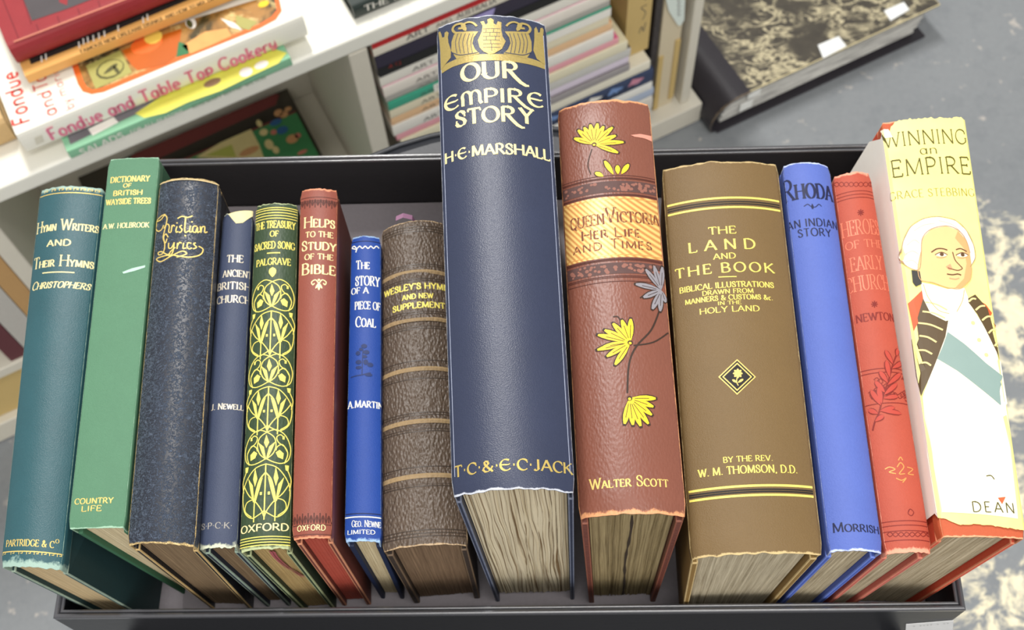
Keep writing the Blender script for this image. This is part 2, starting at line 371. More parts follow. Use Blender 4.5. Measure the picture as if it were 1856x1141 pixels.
        for (wd, strokes), x0, k in items:
            for pts, fl in strokes:
                q = [(x0 + px_ * k, py_ * k) for px_, py_ in pts]
                s.ribbon_xy([T(*p) for p in q], (lambda t: st['tk'] * sy) if fl == 'd' else wfun, mat, layer)
                if st['sf']:
                    for e, c in ((0, fl[0:1]), (-1, fl[1:2])):
                        if c == 's':
                            r = st['sf'] * k * min(1.6, sy / sx); yy = st['tn'] * .4 * (1 if q[e][1] < .3 else -1)
                            s.ribbon_xy([T(q[e][0] - r, q[e][1] + yy), T(q[e][0] + r, q[e][1] + yy)], st['tn'] * sy * 1.1, mat, layer)
                        elif c == 'v':
                            up = -1 if q[e][1] > .75 * k else 1
                            if abs(q[e][1] - .52 * k) < .05: s.ribbon_xy([T(q[e][0], q[e][1] - .09 * k), T(q[e][0], q[e][1] + .09 * k)], st['tn'] * sy * 1.2, mat, layer)
                            else: s.ribbon_xy([T(q[e][0], q[e][1]), T(q[e][0] + .02, q[e][1] + .18 * up * k)], st['tn'] * sy * 1.3, mat, layer)
def smooth_line(p, n=5):
    out = []
    for i in range(len(p) - 1):
        p0, p1, p2, p3 = p[max(i - 1, 0)], p[i], p[i + 1], p[min(i + 2, len(p) - 1)]
        for j in range(n):
            t = j / n
            out.append(tuple(.5 * (2 * p1[k] + (p2[k] - p0[k]) * t + (2 * p0[k] - 5 * p1[k] + 4 * p2[k] - p3[k]) * t * t + (3 * p1[k] - p0[k] - 3 * p2[k] + p3[k]) * t ** 3) for k in (0, 1)))
    return out + [tuple(p[-1])]

# ------------------------------------------------------------------ an old book standing on its fore-edge, spine up
class Spine:
    def __init__(s, q, w, crown, yb=None, bl=None, br=None, bump=None, hb=None):
        s.w = w; s.c = crown; s.bump = bump
        s.HL, s.HR, s.TL, s.TR = [at(*p, w) for p in q]
        ins = .0004
        for a, b in ((s.TL, s.TR), (s.HL, s.HR)):
            d = (b - a).normalized() * ins; a += d; b -= d
        s.T = ((s.TR - s.TL).length + (s.HR - s.HL).length) / 2
        s.Lh = ((s.HL - s.TL).length + (s.HR - s.TR).length) / 2
        yl, yr = s.TL.y, s.TR.y
        s.BTL = Vector((bl, yl, 0.0006)); s.BTR = Vector((br, yr, 0.0006))
        s.BHL = s.BTL + (s.HL - s.TL); s.BHR = s.BTR + (s.HR - s.TR)
        if hb: s.BHL.x, s.BHR.x = hb
        s.phi = max(.05, 2 * math.atan2(crown, s.T / 2))
        s.seg = .0012 if crown > .001 else .004
        pl = (Vector(q[0]) - Vector(q[2])).length
        s.k = s.Lh / pl
    def A(s, u, v): return (s.TL * (1 - u) + s.TR * u) * (1 - v) + (s.HL * (1 - u) + s.HR * u) * v
    def P(s, u, v, d):
        B = (s.BTL * (1 - u) + s.BTR * u) * (1 - v) + (s.BHL * (1 - u) + s.BHR * u) * v
        return s.A(u, v) * (1 - d) + B * d
    def prof(s, a, v, k=1.0):
        """a in [-1,1] across (arc), more = down the shoulder; returns u, height"""
        b = max(-1, min(1, a))
        x = math.sin(s.phi * b) / math.sin(s.phi); z = s.c * k * (math.cos(s.phi * b) - math.cos(s.phi)) / (1 - math.cos(s.phi))
        if s.bump: z += s.bump(v) * (1 - abs(b) ** 4)
        if abs(a) > 1: z -= (abs(a) - 1) * s.T * .5
        return (x + 1) / 2, z
    def S(s, a, v):
        u, z = s.prof(a, v)
        return s.P(u, v, -z / s.w)
    def pos(s, X, Y, off=0.0):
        a, v = X / (s.T / 2), Y / s.Lh
        p = s.S(a, v)
        if off:
            e = .01
            n = (s.S(a + e, v) - s.S(a - e, v)).cross(s.S(a, v + e) - s.S(a, v - e)).normalized()
            p = p + n * off
        return p
    def inv(s, px, py):
        a, v = 0.0, .5
        for _ in range(14):
            x, y = pix(s.S(a, v)); rx, ry = px - x, py - y
            if abs(rx) + abs(ry) < .05: break
            e = 1e-3
            xa, ya = pix(s.S(a + e, v)); xv, yv = pix(s.S(a, v + e))
            j00, j01, j10, j11 = (xa - x) / e, (xv - x) / e, (ya - y) / e, (yv - y) / e
            det = j00 * j11 - j01 * j10
            if abs(det) < 1e-6: break
            da, dv = (j11 * rx - j01 * ry) / det, (-j10 * rx + j00 * ry) / det
            a = max(-1.12, min(1.12, a + max(-.5, min(.5, da)))); v = v + max(-.5, min(.5, dv))
        return a * s.T / 2, v * s.Lh
GROUP = 'antique books standing spine up in the tray'
def book(label, q, w, base, crown, mat, boards, pages, wearmat=None, bump=None, fray=.0006, ripple=0.0, board_t=.0026, seed=1, square=.003, nsheets=46, clump=.0003, tail_fn=None, group=GROUP, skip_spine=False):
    rnd = random.Random(seed)
    sp = Spine(q, w, crown, bl=base[0], br=base[1], bump=bump, hb=base[2:] or None)
    org = (sp.BTL + sp.BTR + sp.BHL + sp.BHR) / 4; org.z = 0
    root = thing('book', label, 'book', org, group)
    # spine: shell over the rounded back, rolling down into the joints
    buf = Buf(); th = .0012
    na, nv = 36, 60 if bump else 40
    jd = min(.0075, .055 * w + .001)
    ext = 1 + jd / (sp.T / 2)
    As = [-ext, -(1 + (ext - 1) * .5)] + [-1 + 2 * i / na for i in range(na + 1)] + [1 + (ext - 1) * .5, ext]
    fh = [rnd.uniform(-1, 1) for _ in As]; ft = [rnd.uniform(-1, 1) for _ in As]
    fh = [(fh[max(i - 1, 0)] + fh[i] * 2 + fh[min(i + 1, len(As) - 1)]) / 4 for i in range(len(As))]
    ft = [(ft[max(i - 1, 0)] + ft[i] * 2 + ft[min(i + 1, len(As) - 1)]) / 4 for i in range(len(As))]
    out, inn, uv = [], [], []
    for j in range(nv + 1):
        v0 = j / nv
        ro, ri, ru = [], [], []
        for i, a in enumerate(As):
            v = v0
            if j == nv: v += fh[i] * fray * .55 / sp.Lh
            if j == 0: v += ft[i] * fray * .55 / sp.Lh + (tail_fn(a) if tail_fn else 0)
            e = .01
            p = sp.S(a, v)
            n = (sp.S(a + e, v) - sp.S(a - e, v)).cross(sp.S(a, v + .01) - sp.S(a, v - .01)).normalized()
            roll = .0008 if j in (0, nv) else 0
            ro.append(p - n * roll); ri.append(p - n * th); ru.append(((a + 1) / 2, v0))
        out.append(ro); inn.append(ri); uv.append(ru)
    buf.grid(out, mat, uv)
    ns = len(buf.f)
    buf.grid([r[::-1] for r in inn], mat, [r[::-1] for r in uv])
    for r, ri, u in ((out[0], inn[0], uv[0]), (out[-1], inn[-1], uv[-1])): buf.grid([r, ri], wearmat or mat, [u, u])
    for i in (0, -1): buf.grid([[r[i] for r in out], [r[i] for r in inn]], mat, [[r[i] for r in uv]] * 2)
    sp.buf = buf; sp.root = root; sp.org = org; sp.ink = Ink(sp, buf); sp.ns = ns
    # boards
    T = sp.T; jb = (jd + .0004) / w
    ins = .0005 / T; tb = board_t / T
    for (u0, u1) in ((ins, ins + tb), (1 - ins - tb, 1 - ins)):
        c = [sp.P(u, v, d) for v in (0.0, 1.0) for (u, d) in ((u0, jb), (u1, jb), (u1, 1), (u0, 1))]
        box_mesh('board', c, boards, root, org, .0007, wearmat)
    # text block
    tb2 = ins + tb + .0003 / T; sv = square / sp.Lh; de = 1 - square / w
    nu, nd = nsheets, 14
    cl = [rnd.uniform(-1, 1) for _ in range(nu + 1)]; cl = [c * clump / sp.Lh for c in cl]
    ph = [rnd.uniform(-1, 1) for _ in range(nu + 1)]; ph = [sum(ph[max(0, min(nu, i + k))] for k in range(-2, 3)) / 5 for i in range(nu + 1)]
    Tg, Hg, UV = [], [], []
    for i in range(nu + 1):
        f = i / nu; tr, hr, ur = [], [], []
        for j in range(nd + 1):
            g = j / nd
            a = -1 + 2 * f
            u_, z = sp.prof(a * .94, .001 if not tail_fn else .02)
            dt = (-z + th + .0012) / w
            d = dt + (de - dt) * g
            uu = tb2 + (1 - 2 * tb2) * f
            if ripple and 0 < i < nu: uu += ripple / T * (math.sin(g * 7 + ph[i] * 4 + f * 9) * .6 + math.sin(g * 17 + f * 23 + ph[i] * 5) * .4) * min(1, g * 3) * min(1, 6 * f, 6 * (1 - f))
            tr.append(sp.P(uu, sv + cl[i] * (1 if i % 2 else -.3) , d)); hr.append(sp.P(uu, 1 - sv, d)); ur.append((f * T * 1000, g * w * 12))
        Tg.append(tr); Hg.append(hr); UV.append(ur)
    pb = Buf()
    pb.grid(Tg, pages, UV); pb.grid([r[::-1] for r in Hg], pages, [r[::-1] for r in UV])
    for k in (0, -1):
        pb.grid([[r[k] for r in Tg], [r[k] for r in Hg]], pages, [[r[k] for r in UV]] * 2)
        pb.grid([Tg[k], Hg[k]], pages, [UV[k], UV[k]])
    pb.build('text_block', root, org)
    return sp
def finish(sp):
    o = sp.buf.build('spine', sp.root, sp.org)
    sm = [i < sp.ns for i in range(len(o.data.polygons))]
    o.data.polygons.foreach_set('use_smooth', sm)
    return o
def band(sp, v0, v1, mat, a0=-1.02, a1=1.02, layer=0):
    X0, X1 = a0 * sp.T / 2, a1 * sp.T / 2; n = 30
    rows = [[sp.pos(X0 + (X1 - X0) * i / n, (v0 + (v1 - v0) * j) * sp.Lh, sp.ink.off(layer)) for i in range(n + 1)] for j in (0, .5, 1)]
    sp.buf.grid(rows, mat)
def vat(sp, px, py): return sp.inv(px, py)[1] / sp.Lh
def line(sp, p, thick_px, mat, layer=0, a0=-1.02, a1=1.02):
    v = vat(sp, *p); h = thick_px * sp.k / sp.Lh / 2
    band(sp, v - h, v + h, mat, a0, a1, layer)

exec_after = []

# ------------------------------------------------------------------ the place: floor, white bookcase, padded stool, black tray
ZS, ZF = -0.30, -0.75                                   # bookcase top and shop floor, measured from the tray floor
O_ = at(620, 78, ZS)
E_ = (O_ - at(0, 340, ZS)); E_.z = 0; E_.normalize()      # along the bookcase front
N_ = Vector((-E_.y, E_.x, 0))                            # into the bookcase
UP = Vector((0, 0, 1))
def bc(a, b, z): p = O_ + E_ * a + N_ * b; return Vector((p.x, p.y, z))
def hexa(a0, a1, b0, b1, z0, z1): return [bc(a0, b0, z0), bc(a1, b0, z0), bc(a1, b1, z0), bc(a0, b1, z0), bc(a0, b0, z1), bc(a1, b0, z1), bc(a1, b1, z1), bc(a0, b1, z1)]
class Flat:
    def __init__(s, o, ex, ey): s.o = o; s.ex = ex; s.ey = ey; s.n = ex.cross(ey).normalized(); s.seg = .03; s.k = (o - EYE).length / F_PX
    def inv(s, px, py):
        d = ray(px, py); t = (s.o - EYE).dot(s.n) / d.dot(s.n); p = EYE + d * t - s.o
        return p.dot(s.ex), p.dot(s.ey)
    def pos(s, X, Y, off=0.0): return s.o + s.ex * X + s.ey * Y + s.n * (off * 2)
def buf_box(buf, c, mat):
    buf.add(c, [(3, 2, 1, 0), (4, 5, 6, 7), (0, 1, 5, 4), (1, 2, 6, 5), (2, 3, 7, 6), (3, 0, 4, 7)], mat)

def floor_material():
    m, nt, b = nodes_of('painted_concrete')
    co = N(nt, 'ShaderNodeTexCoord').outputs['Object']
    big = noise(nt, co, 3.0, 5, .6); mid = noise(nt, co, 19, 6, .68, .5); fine = noise(nt, co, 120, 4, .6)
    base = mix_(nt, big, sr((108, 112, 116)), sr((142, 145, 147)))
    base = mix_(nt, math_(nt, 'MULTIPLY', fine, .35), base, sr((160, 164, 166)))
    base = mix_(nt, math_(nt, 'MULTIPLY', math_(nt, 'SUBTRACT', noise(nt, co, 24, 5, .7), .5), 1.6, clamp=True), base, sr((96, 102, 108)))
    sx = N(nt, 'ShaderNodeSeparateXYZ'); L(nt, co, sx.inputs[0])
    dx = math_(nt, 'SUBTRACT', sx.outputs[0], .66); dy = math_(nt, 'SUBTRACT', sx.outputs[1], .30)
    dist = math_(nt, 'SQRT', math_(nt, 'ADD', math_(nt, 'MULTIPLY', dx, dx), math_(nt, 'MULTIPLY', math_(nt, 'MULTIPLY', dy, dy), .62)))
    wornness = math_(nt, 'SUBTRACT', .76, math_(nt, 'MULTIPLY', dist, .80))       # bare patches where the paint wore off
    f = math_(nt, 'MULTIPLY', math_(nt, 'SUBTRACT', math_(nt, 'ADD', mid, math_(nt, 'MINIMUM', wornness, .535)), 1.0), 11, clamp=True)
    base = mix_(nt, f, base, mix_(nt, fine, sr((226, 214, 176)), sr((250, 242, 214))))
    sp = math_(nt, 'MULTIPLY', math_(nt, 'SUBTRACT', noise(nt, co, 46, 3), .655), 14, clamp=True)
    base = mix_(nt, math_(nt, 'MULTIPLY', sp, .55), base, sr((206, 196, 184)))
    L(nt, base, b.inputs['Base Color']); b.inputs['Roughness'].default_value = .55
    bp = N(nt, 'ShaderNodeBump'); bp.inputs['Strength'].default_value = .3; bp.inputs['Distance'].default_value = .002
    L(nt, mid, bp.inputs['Height']); L(nt, bp.outputs[0], b.inputs['Normal'])
    return m
fl = mesh_object('floor', [(-4, -3, ZF), (4, -3, ZF), (4, 5, ZF), (-4, 5, ZF)], [(0, 1, 2, 3)], floor_material())
wl = mesh_object('wall_back', [(-4, 4.8, ZF), (4, 4.8, ZF), (4, 4.8, ZF + 2.7), (-4, 4.8, ZF + 2.7)], [(0, 1, 2, 3)], plain('white_wall_paint', (226, 224, 216), .8)); wl['kind'] = 'structure'
fl['kind'] = 'structure'; fl['label'] = 'worn blue grey painted concrete floor with bare cream patches'

# bookcase
WHITE = plain('white_laminate', (240, 238, 226), .35, 0, .03, .05, 60)
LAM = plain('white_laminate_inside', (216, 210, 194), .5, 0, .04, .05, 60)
case = thing('bookcase', 'low white laminate bookcase standing on the floor behind the tray', 'bookcase', bc(-.2, .15, ZF))
co_ = case.location
A0, A1, BD = -.86, .466, .285
def cpart(name, a0, a1, b0, b1, z0, z1, mat=LAM, bev=.0025): return box_mesh(name, hexa(a0, a1, b0, b1, z0, z1), mat, case, co_, bev, None, 3)
cpart('top_board', A0, A1, 0, BD, ZS - .022, ZS, WHITE, .004)
cpart('base_board', A0, A1, 0, BD, ZF + .002, ZF + .042, LAM)
cpart('side_panel', .438, .452, .012, BD, ZF + .0425, ZS - .0225)
cpart('side_panel', A0, A0 + .016, .0, BD, ZF + .0425, ZS - .0225)
cpart('divider', .003, .024, .0, BD - .012, ZF + .0425, ZS - .0225)
cpart('divider', -.397, -.379, .0, BD - .012, ZF + .0425, ZS - .0225)
cpart('shelf', A0 + .0165, -.3975, .0, BD - .012, -.612, -.594)
cpart('back_panel', A0 + .0165, .4375, BD - .011, BD - .002, ZF + .0425, ZS - .0225)

PAGE = paper('cream_page_edges', (214, 204, 178), (150, 138, 112), .01, .7, 3.0)
PAGEW = paper('white_page_edges', (232, 228, 216), (186, 180, 166), .01, .6, 3.0)
def flat_book(name, label, cat, a0, a1, b0, depth, z0, t, cover, group=None, pages=None, hard=True, spine_mat=None, skew=0.0, round_=.25, wrap=None):
    root = thing(name, label, cat, bc((a0 + a1) / 2, b0 + depth / 2, z0), group)
    o = root.location
    buf = Buf(); ct = .0028 if hard else .0008
    sm = spine_mat or cover
    sk = lambda b: (b - b0) * skew
    def bx(A0_, A1_, B0_, B1_, Z0_, Z1_): return [bc(A0_ + sk(B), B, Z) for A_, B, Z in ()] or [bc(A0_ + sk(B0_), B0_, Z0_), bc(A1_ + sk(B0_), B0_, Z0_), bc(A1_ + sk(B1_), B1_, Z0_), bc(A0_ + sk(B1_), B1_, Z0_), bc(A0_ + sk(B0_), B0_, Z1_), bc(A1_ + sk(B0_), B0_, Z1_), bc(A1_ + sk(B1_), B1_, Z1_), bc(A0_ + sk(B1_), B1_, Z1_)]
    r = t * round_
    buf_box(buf, bx(a0, a1, b0 + r, b0 + depth, z0, z0 + ct), cover)
    buf_box(buf, bx(a0, a1, b0 + r, b0 + depth, z0 + t - ct, z0 + t), cover)
    pr = []
    for i in range(9):
        th = math.pi * i / 8
        pr.append((b0 + r - r * math.sin(th), z0 + t / 2 + t / 2 * math.cos(th)))
    n = 12
    buf.grid([[bc(a0 + (a1 - a0) * k / n, b, z) for k in range(n + 1)] for b, z in pr], sm)
    for a in (a0, a1): buf.add([bc(a, b, z) for b, z in pr], [tuple(range(9))], sm)
    sq = .004 if hard else .0
    pb = Buf()
    e = sq if hard else .0004
    c = bx(a0 + e, a1 - e, b0 + r + .001, b0 + depth - e, z0 + ct + .0001, z0 + t - ct - .0001)
    for f, u in (((3, 2, 1, 0), 0), ((4, 5, 6, 7), 0), ((0, 1, 5, 4), 0), ((1, 2, 6, 5), 1), ((2, 3, 7, 6), 1), ((3, 0, 4, 7), 1)):
        vs = [c[i] for i in f]
        pb.add(vs, [(0, 1, 2, 3)], pages or PAGE, [((v.z - z0) * 1000, (v.x + v.y) * 12) for v in vs])
    pb.build('text_block', root, o)
    top = Flat(bc(a0, b0, z0 + t), E_, N_); front = Flat(bc(a0, b0 - .00005, z0), E_, UP)
    return root, buf, Ink(top, buf), Ink(front, buf), o

SHELF_G = 'books stacked flat on the bookcase top'
# green salad paperback at the bottom of the stack
m_sal = plain('pale_green_card', (140, 196, 158), .45, 0, .05); m_yel = plain('yellow_print', (226, 222, 92), .5, 0, .12, 0, 60); m_grey = plain('grey_print', (120, 116, 120), .5, 0, .3, 0, 40)
m_white = plain('white_print', (244, 240, 230), .5, 0, .03); m_green_d = plain('deep_green_print', (52, 122, 74), .5, 0, .1)
r, b, top, fr, o = flat_book('paperback', 'pale green salad paperback with yellow cover, lowest of the stack on the bookcase top', 'book', -.284, -.054, -.002, .21, ZS + .0004, .0115, m_sal, SHELF_G, PAGEW, False, round_=.06)
top.poly([(128, 262), (160, 246), (240, 210), (300, 185), (270, 175), (120, 240)], m_grey)
top.poly([(168, 246), (215, 222), (206, 212), (160, 234)], m_white, 1)
top.poly([(245, 206), (262, 214), (300, 205), (340, 186), (400, 165), (462, 135), (505, 115), (520, 96), (500, 90), (400, 120), (300, 170)], m_yel, 1)
top.dot((446, 131), 12, m_white, 2, 10); top.dot((474, 118), 13, m_white, 2, 8); top.dot((385, 150), 16, plain('brown_print', (150, 120, 90)), 2, 8)
fr.text('SALADS', (148, 281), (226, 248), 11, m_white, SANS); fr.text('FOR ALL SEASONS', (238, 243), (333, 204), 7, m_white, SANS)
fr.text('ROSEMARY MAYNE-WILSON', (350, 197), (482, 142), 6, m_green_d, THIN)
b.build('cover', r, o)
# white fondue cookery book
m_fon = plain('white_laminated_board', (246, 243, 230), .3, 0, .02, 0, 30); m_pink = plain('pink_print', (234, 126, 156), .45, 0, .05); m_red = plain('red_print', (222, 62, 50), .45, 0, .05)
m_or = plain('orange_print', (240, 110, 40), .4, 0, .05)
def food_material():
    m, nt, bb = nodes_of('food_photograph_print'); co = N(nt, 'ShaderNodeTexCoord').outputs['Object']
    a_ = noise(nt, co, 26, 4, .6, .6); c_ = noise(nt, co, 60, 5, .7, .4)
    k = mix_(nt, math_(nt, 'MULTIPLY', math_(nt, 'SUBTRACT', a_, .42), 7, clamp=True), sr((72, 62, 34)), sr((176, 128, 66)))
    k = mix_(nt, math_(nt, 'MULTIPLY', math_(nt, 'SUBTRACT', c_, .54), 9, clamp=True), k, sr((222, 196, 130)))
    L(nt, k, bb.inputs['Base Color']); bb.inputs['Roughness'].default_value = .3
    return m
zfon = ZS + .0128
r, b, top, fr, o = flat_book('hardback', 'white fondue cookery hardback with pink spine lettering and a food photograph', 'book', -.317, -.028, .0125, .215, zfon, .030, m_fon, SHELF_G, PAGEW, True, round_=.12)
fr.text('Fondue and Table Toπ Cookerψ', (94, 254), (503, 87), 22, m_pink, dict(SANS, tk=.19, tn=.16))
frame = [(128, 112), (141, 152), (150, 166), (166, 171), (188, 167), (330, 108), (470, 52), (500, 36), (511, 20), (504, -10), (300, 50)]
top.poly(frame, m_or)
pic = [(140, 112), (151, 147), (158, 158), (168, 163), (186, 159), (330, 100), (468, 45), (492, 31), (502, 18), (496, -10), (300, 50)]
top.poly(pic, food_material(), 1)
m_pot = plain('orange_pot_print', (196, 96, 22), .35, 0, .15, 0, 30); m_block = plain('olive_butter_print', (172, 166, 92), .4, 0, .1, 0, 40); m_oli = plain('olive_mark_print', (84, 82, 40), .5)
top.poly([(222, 92), (300, 62), (330, 52), (322, 100), (300, 118), (250, 128), (238, 118)], m_pot, 2)
top.dot((266, 80), 29, m_or, 3, 20); top.dot((278, 68), 16, plain('yellow_cheese_print', (250, 214, 96), .4), 4, 15)
top.poly([(156, 120), (218, 92), (240, 132), (174, 162)], m_block, 3); top.dot((200, 126), 25, m_oli, 4, 20); top.dot((201, 125), 22, m_block, 5, 17); top.leaf((188, 136), (214, 116), 9, m_oli, 6); top.leaf((206, 120), (216, 134), 7, m_oli, 6)
top.poly([(324, 76), (340, 82), (343, 98), (320, 104)], m_green_d, 3); top.dot((346, 42), 9, m_white, 3, 14); top.dot((344, 44), 5, m_oli, 4, 10)
top.poly([(330, 84), (372, 58), (412, 52), (420, 66), (380, 84), (346, 98)], plain('rice_print', (232, 168, 96), .5, 0, .2, 0, 90), 3); top.poly([(400, 34), (425, 42), (440, 56), (418, 50)], m_white, 4); top.poly([(428, 28), (466, 40), (452, 56), (428, 48)], m_block, 3)
top.dot((478, 8), 10, plain('lemon_print', (252, 206, 40), .4), 4, 7)
top.text('Fondue', (55, 220), (30, 128), 24, m_red, dict(SANS, tk=.16, tn=.13))
top.text('and', (104, 206), (90, 162), 20, m_red, dict(SANS, tk=.13, tn=.1)); top.text('Table', (88, 158), (74, 110), 20, m_red, dict(SANS, tk=.13, tn=.1))
top.text('by', (136, 194), (126, 178), 14, m_red, dict(SANS, tk=.1, tn=.08)); top.text('marion', (122, 172), (100, 112), 13, m_red, dict(SANS, tk=.1, tn=.08))
fr.poly([(66, 262), (80, 256), (76, 244), (62, 250)], plain('faint_mark', (220, 214, 196)))
b.build('cover', r, o)
# thin white booklet and orange drinks paperback
zb = zfon + .0310
m_drink = plain('orange_card', (228, 172, 96), .5, 0, .08, 0, 40); m_drink2 = plain('black_photograph_print', (46, 42, 40), .4, 0, .3)
r, b, top, fr, o = flat_book('booklet', 'thin grey white booklet between the white hardback and the orange paperback', 'book', -.262, -.020, .064, .17, zb, .0055, plain('grey_white_card', (206, 202, 196), .5), SHELF_G, PAGEW, False, round_=.05)
fr.text('AND HOW TO MIX THEM', (184, 92), (340, 28), 4, m_grey, THIN); b.build('cover', r, o)
zo = zb + .0064
r, b, top, fr, o = flat_book('paperback', 'orange spined drinks paperback under the red bound book', 'book', -.287, -.050, .058, .18, zo, .0105, m_drink, SHELF_G, PAGE, False, round_=.05)
fr.text('FAMOUS NEW ORLEANS DRINKS', (147, 96), (295, 36), 6, BLACKINK, BOLD); fr.text("AND HOW TO MIX 'EM", (300, 34), (388, -1), 6, BLACKINK, BOLD)
top.poly([(56, 117), (150, 80), (390, -20), (380, -40), (50, 95)], m_drink2)
for i, (x, y) in enumerate(((76, 108), (84, 104), (144, 82), (152, 76), (160, 73), (170, 70), (180, 66), (190, 62), (215, 52), (260, 37), (268, 32))): top.ribbon([(x, y + 5), (x - 1, y - 6)], 2.2, m_white, 1)
b.build('cover', r, o)
zr = zo + .0110
m_redb = binding('red_bookcloth', (168, 46, 52), (196, 132, 108), rough=.5); m_redd = plain('dark_red_line', (104, 24, 34)); m_panel = plain('grey_black_panel', (78, 72, 74), .5, 0, .15, 0, 50)
r, b, top, fr, o = flat_book('hardback', 'red cloth hardback with black panel, topmost of the stack on the bookcase top', 'book', -.288, -.040, .070, .17, zr, .027, m_redb, SHELF_G, PAGE, True, round_=.3)
top.ribbon([(25, 76), (85, 53), (250, -10)], 3.0, plain('rubbed_red_edge', (206, 128, 104)))
top.poly([(58, 38), (120, 17), (180, -6), (100, -40), (40, -8)], m_panel, 1)
top.ribbon([(34, 70), (4, -4)], 1.2, m_redd, 1); top.ribbon([(57, 44), (40, -8)], 1.2, m_redd, 2)
for x in (70, 108, 145, 182): top.ribbon([(x, 56 - (x - 70) * .38), (x - 4, 44 - (x - 70) * .38)], 1.2, m_redd, 2)
top.poly([(108, 5), (122, 10), (124, -8), (106, -8)], m_redb, 2)
b.build('cover', r, o)
# tan book at the left edge of the shelf, black book at the right
r, b, top, fr, o = flat_book('hardback', 'tan paper covered book lying left of the white cookery hardback', 'book', -.56, -.323, .040, .15, ZS + .0004, .036, plain('tan_paper', (206, 172, 120), .6, 0, .06), None, PAGE, True)
b.build('cover', r, o)
m_blk = plain('black_green_card', (42, 52, 48), .4, 0, .1)
r, b, top, fr, o = flat_book('hardback', 'black book with white capitals at the right end of the bookcase top', 'book', .023, .235, .018, .15, ZS + .0004, .020, m_blk, None, PAGE, True)
fr.text('THE IM', (661, 21), (738, -9), 11, m_white, SERIF); b.build('cover', r, o)

# magazines in the open bay
MAG_G = 'art magazines stacked in the open bay'
mags = [  # thickness, left, right, cover, spine, colour words, lettering?
 (.0230, .030, .306, (196, 36, 40), (240, 232, 214), 'red covered magazine with white spine, topmost in the bay', 1),
 (.0330, .031, .310, (52, 42, 84), (44, 38, 58), 'thick purple black magazine second from the top in the bay', 0),
 (.0180, .031, .312, (230, 228, 222), (240, 236, 224), 'white magazine just under the purple black one', 1),
 (.0165, .032, .313, (232, 190, 200), (238, 230, 218), 'white spined magazine with a pink cover edge', 1),
 (.0090, .033, .313, (170, 166, 160), (176, 172, 164), 'thin grey spined magazine above the green one', 1),
 (.0135, .034, .314, (70, 172, 140), (64, 170, 138), 'green and white spined magazine', 2),
 (.0155, .034, .313, (234, 222, 186), (236, 226, 196), 'cream spined magazine under the green one', 1),
 (.0130, .034, .318, (240, 176, 120), (238, 196, 150), 'orange spined magazine with a cream edge', 1),
 (.0180, .033, .320, (236, 232, 220), (238, 234, 224), 'white spined magazine under the orange one', 1),
 (.0105, .036, .328, (232, 108, 148), (238, 168, 176), 'magazine with a pink cover', 0),
 (.0170, .040, .340, (236, 226, 190), (234, 226, 196), 'cream magazine under the pink one', 0),
 (.0150, .048, .346, (60, 54, 56), (206, 204, 198), 'magazine with a black cover and pale spine', 0),
 (.0130, .050, .345, (212, 176, 214), (224, 212, 226), 'lilac and blue magazine', 0),
 (.0130, .060, .346, (120, 112, 116), (160, 154, 154), 'grey magazine under the lilac one', 0),
 (.0170, .080, .377, (232, 226, 206), (236, 230, 210), 'long cream magazine over the dark blue one', 0),
 (.0260, .085, .382, (56, 72, 108), (54, 66, 96), 'dark blue pictorial magazine near the foot of the stack', 3),
 (.0160, .085, .383, (236, 232, 224), (238, 236, 228), 'white magazine under the dark blue one', 0),
 (.0160, .085, .387, (150, 168, 196), (176, 188, 208), 'pale blue magazine near the foot of the stack', 0),
 (.0300, .085, .386, (214, 208, 196), (220, 214, 202), 'thick pale magazine second from the base board', 0),
 (.0275, .085, .386, (196, 190, 180), (208, 202, 192), 'thick pale magazine resting on the base board', 0),
]
z = ZS - .0232
total = sum(m[0] for m in mags); avail = (ZF + .0424) - z
sc_m = -avail / (total + .0004 * len(mags))
m_txt = plain('grey_lettering', (96, 92, 88), .6)
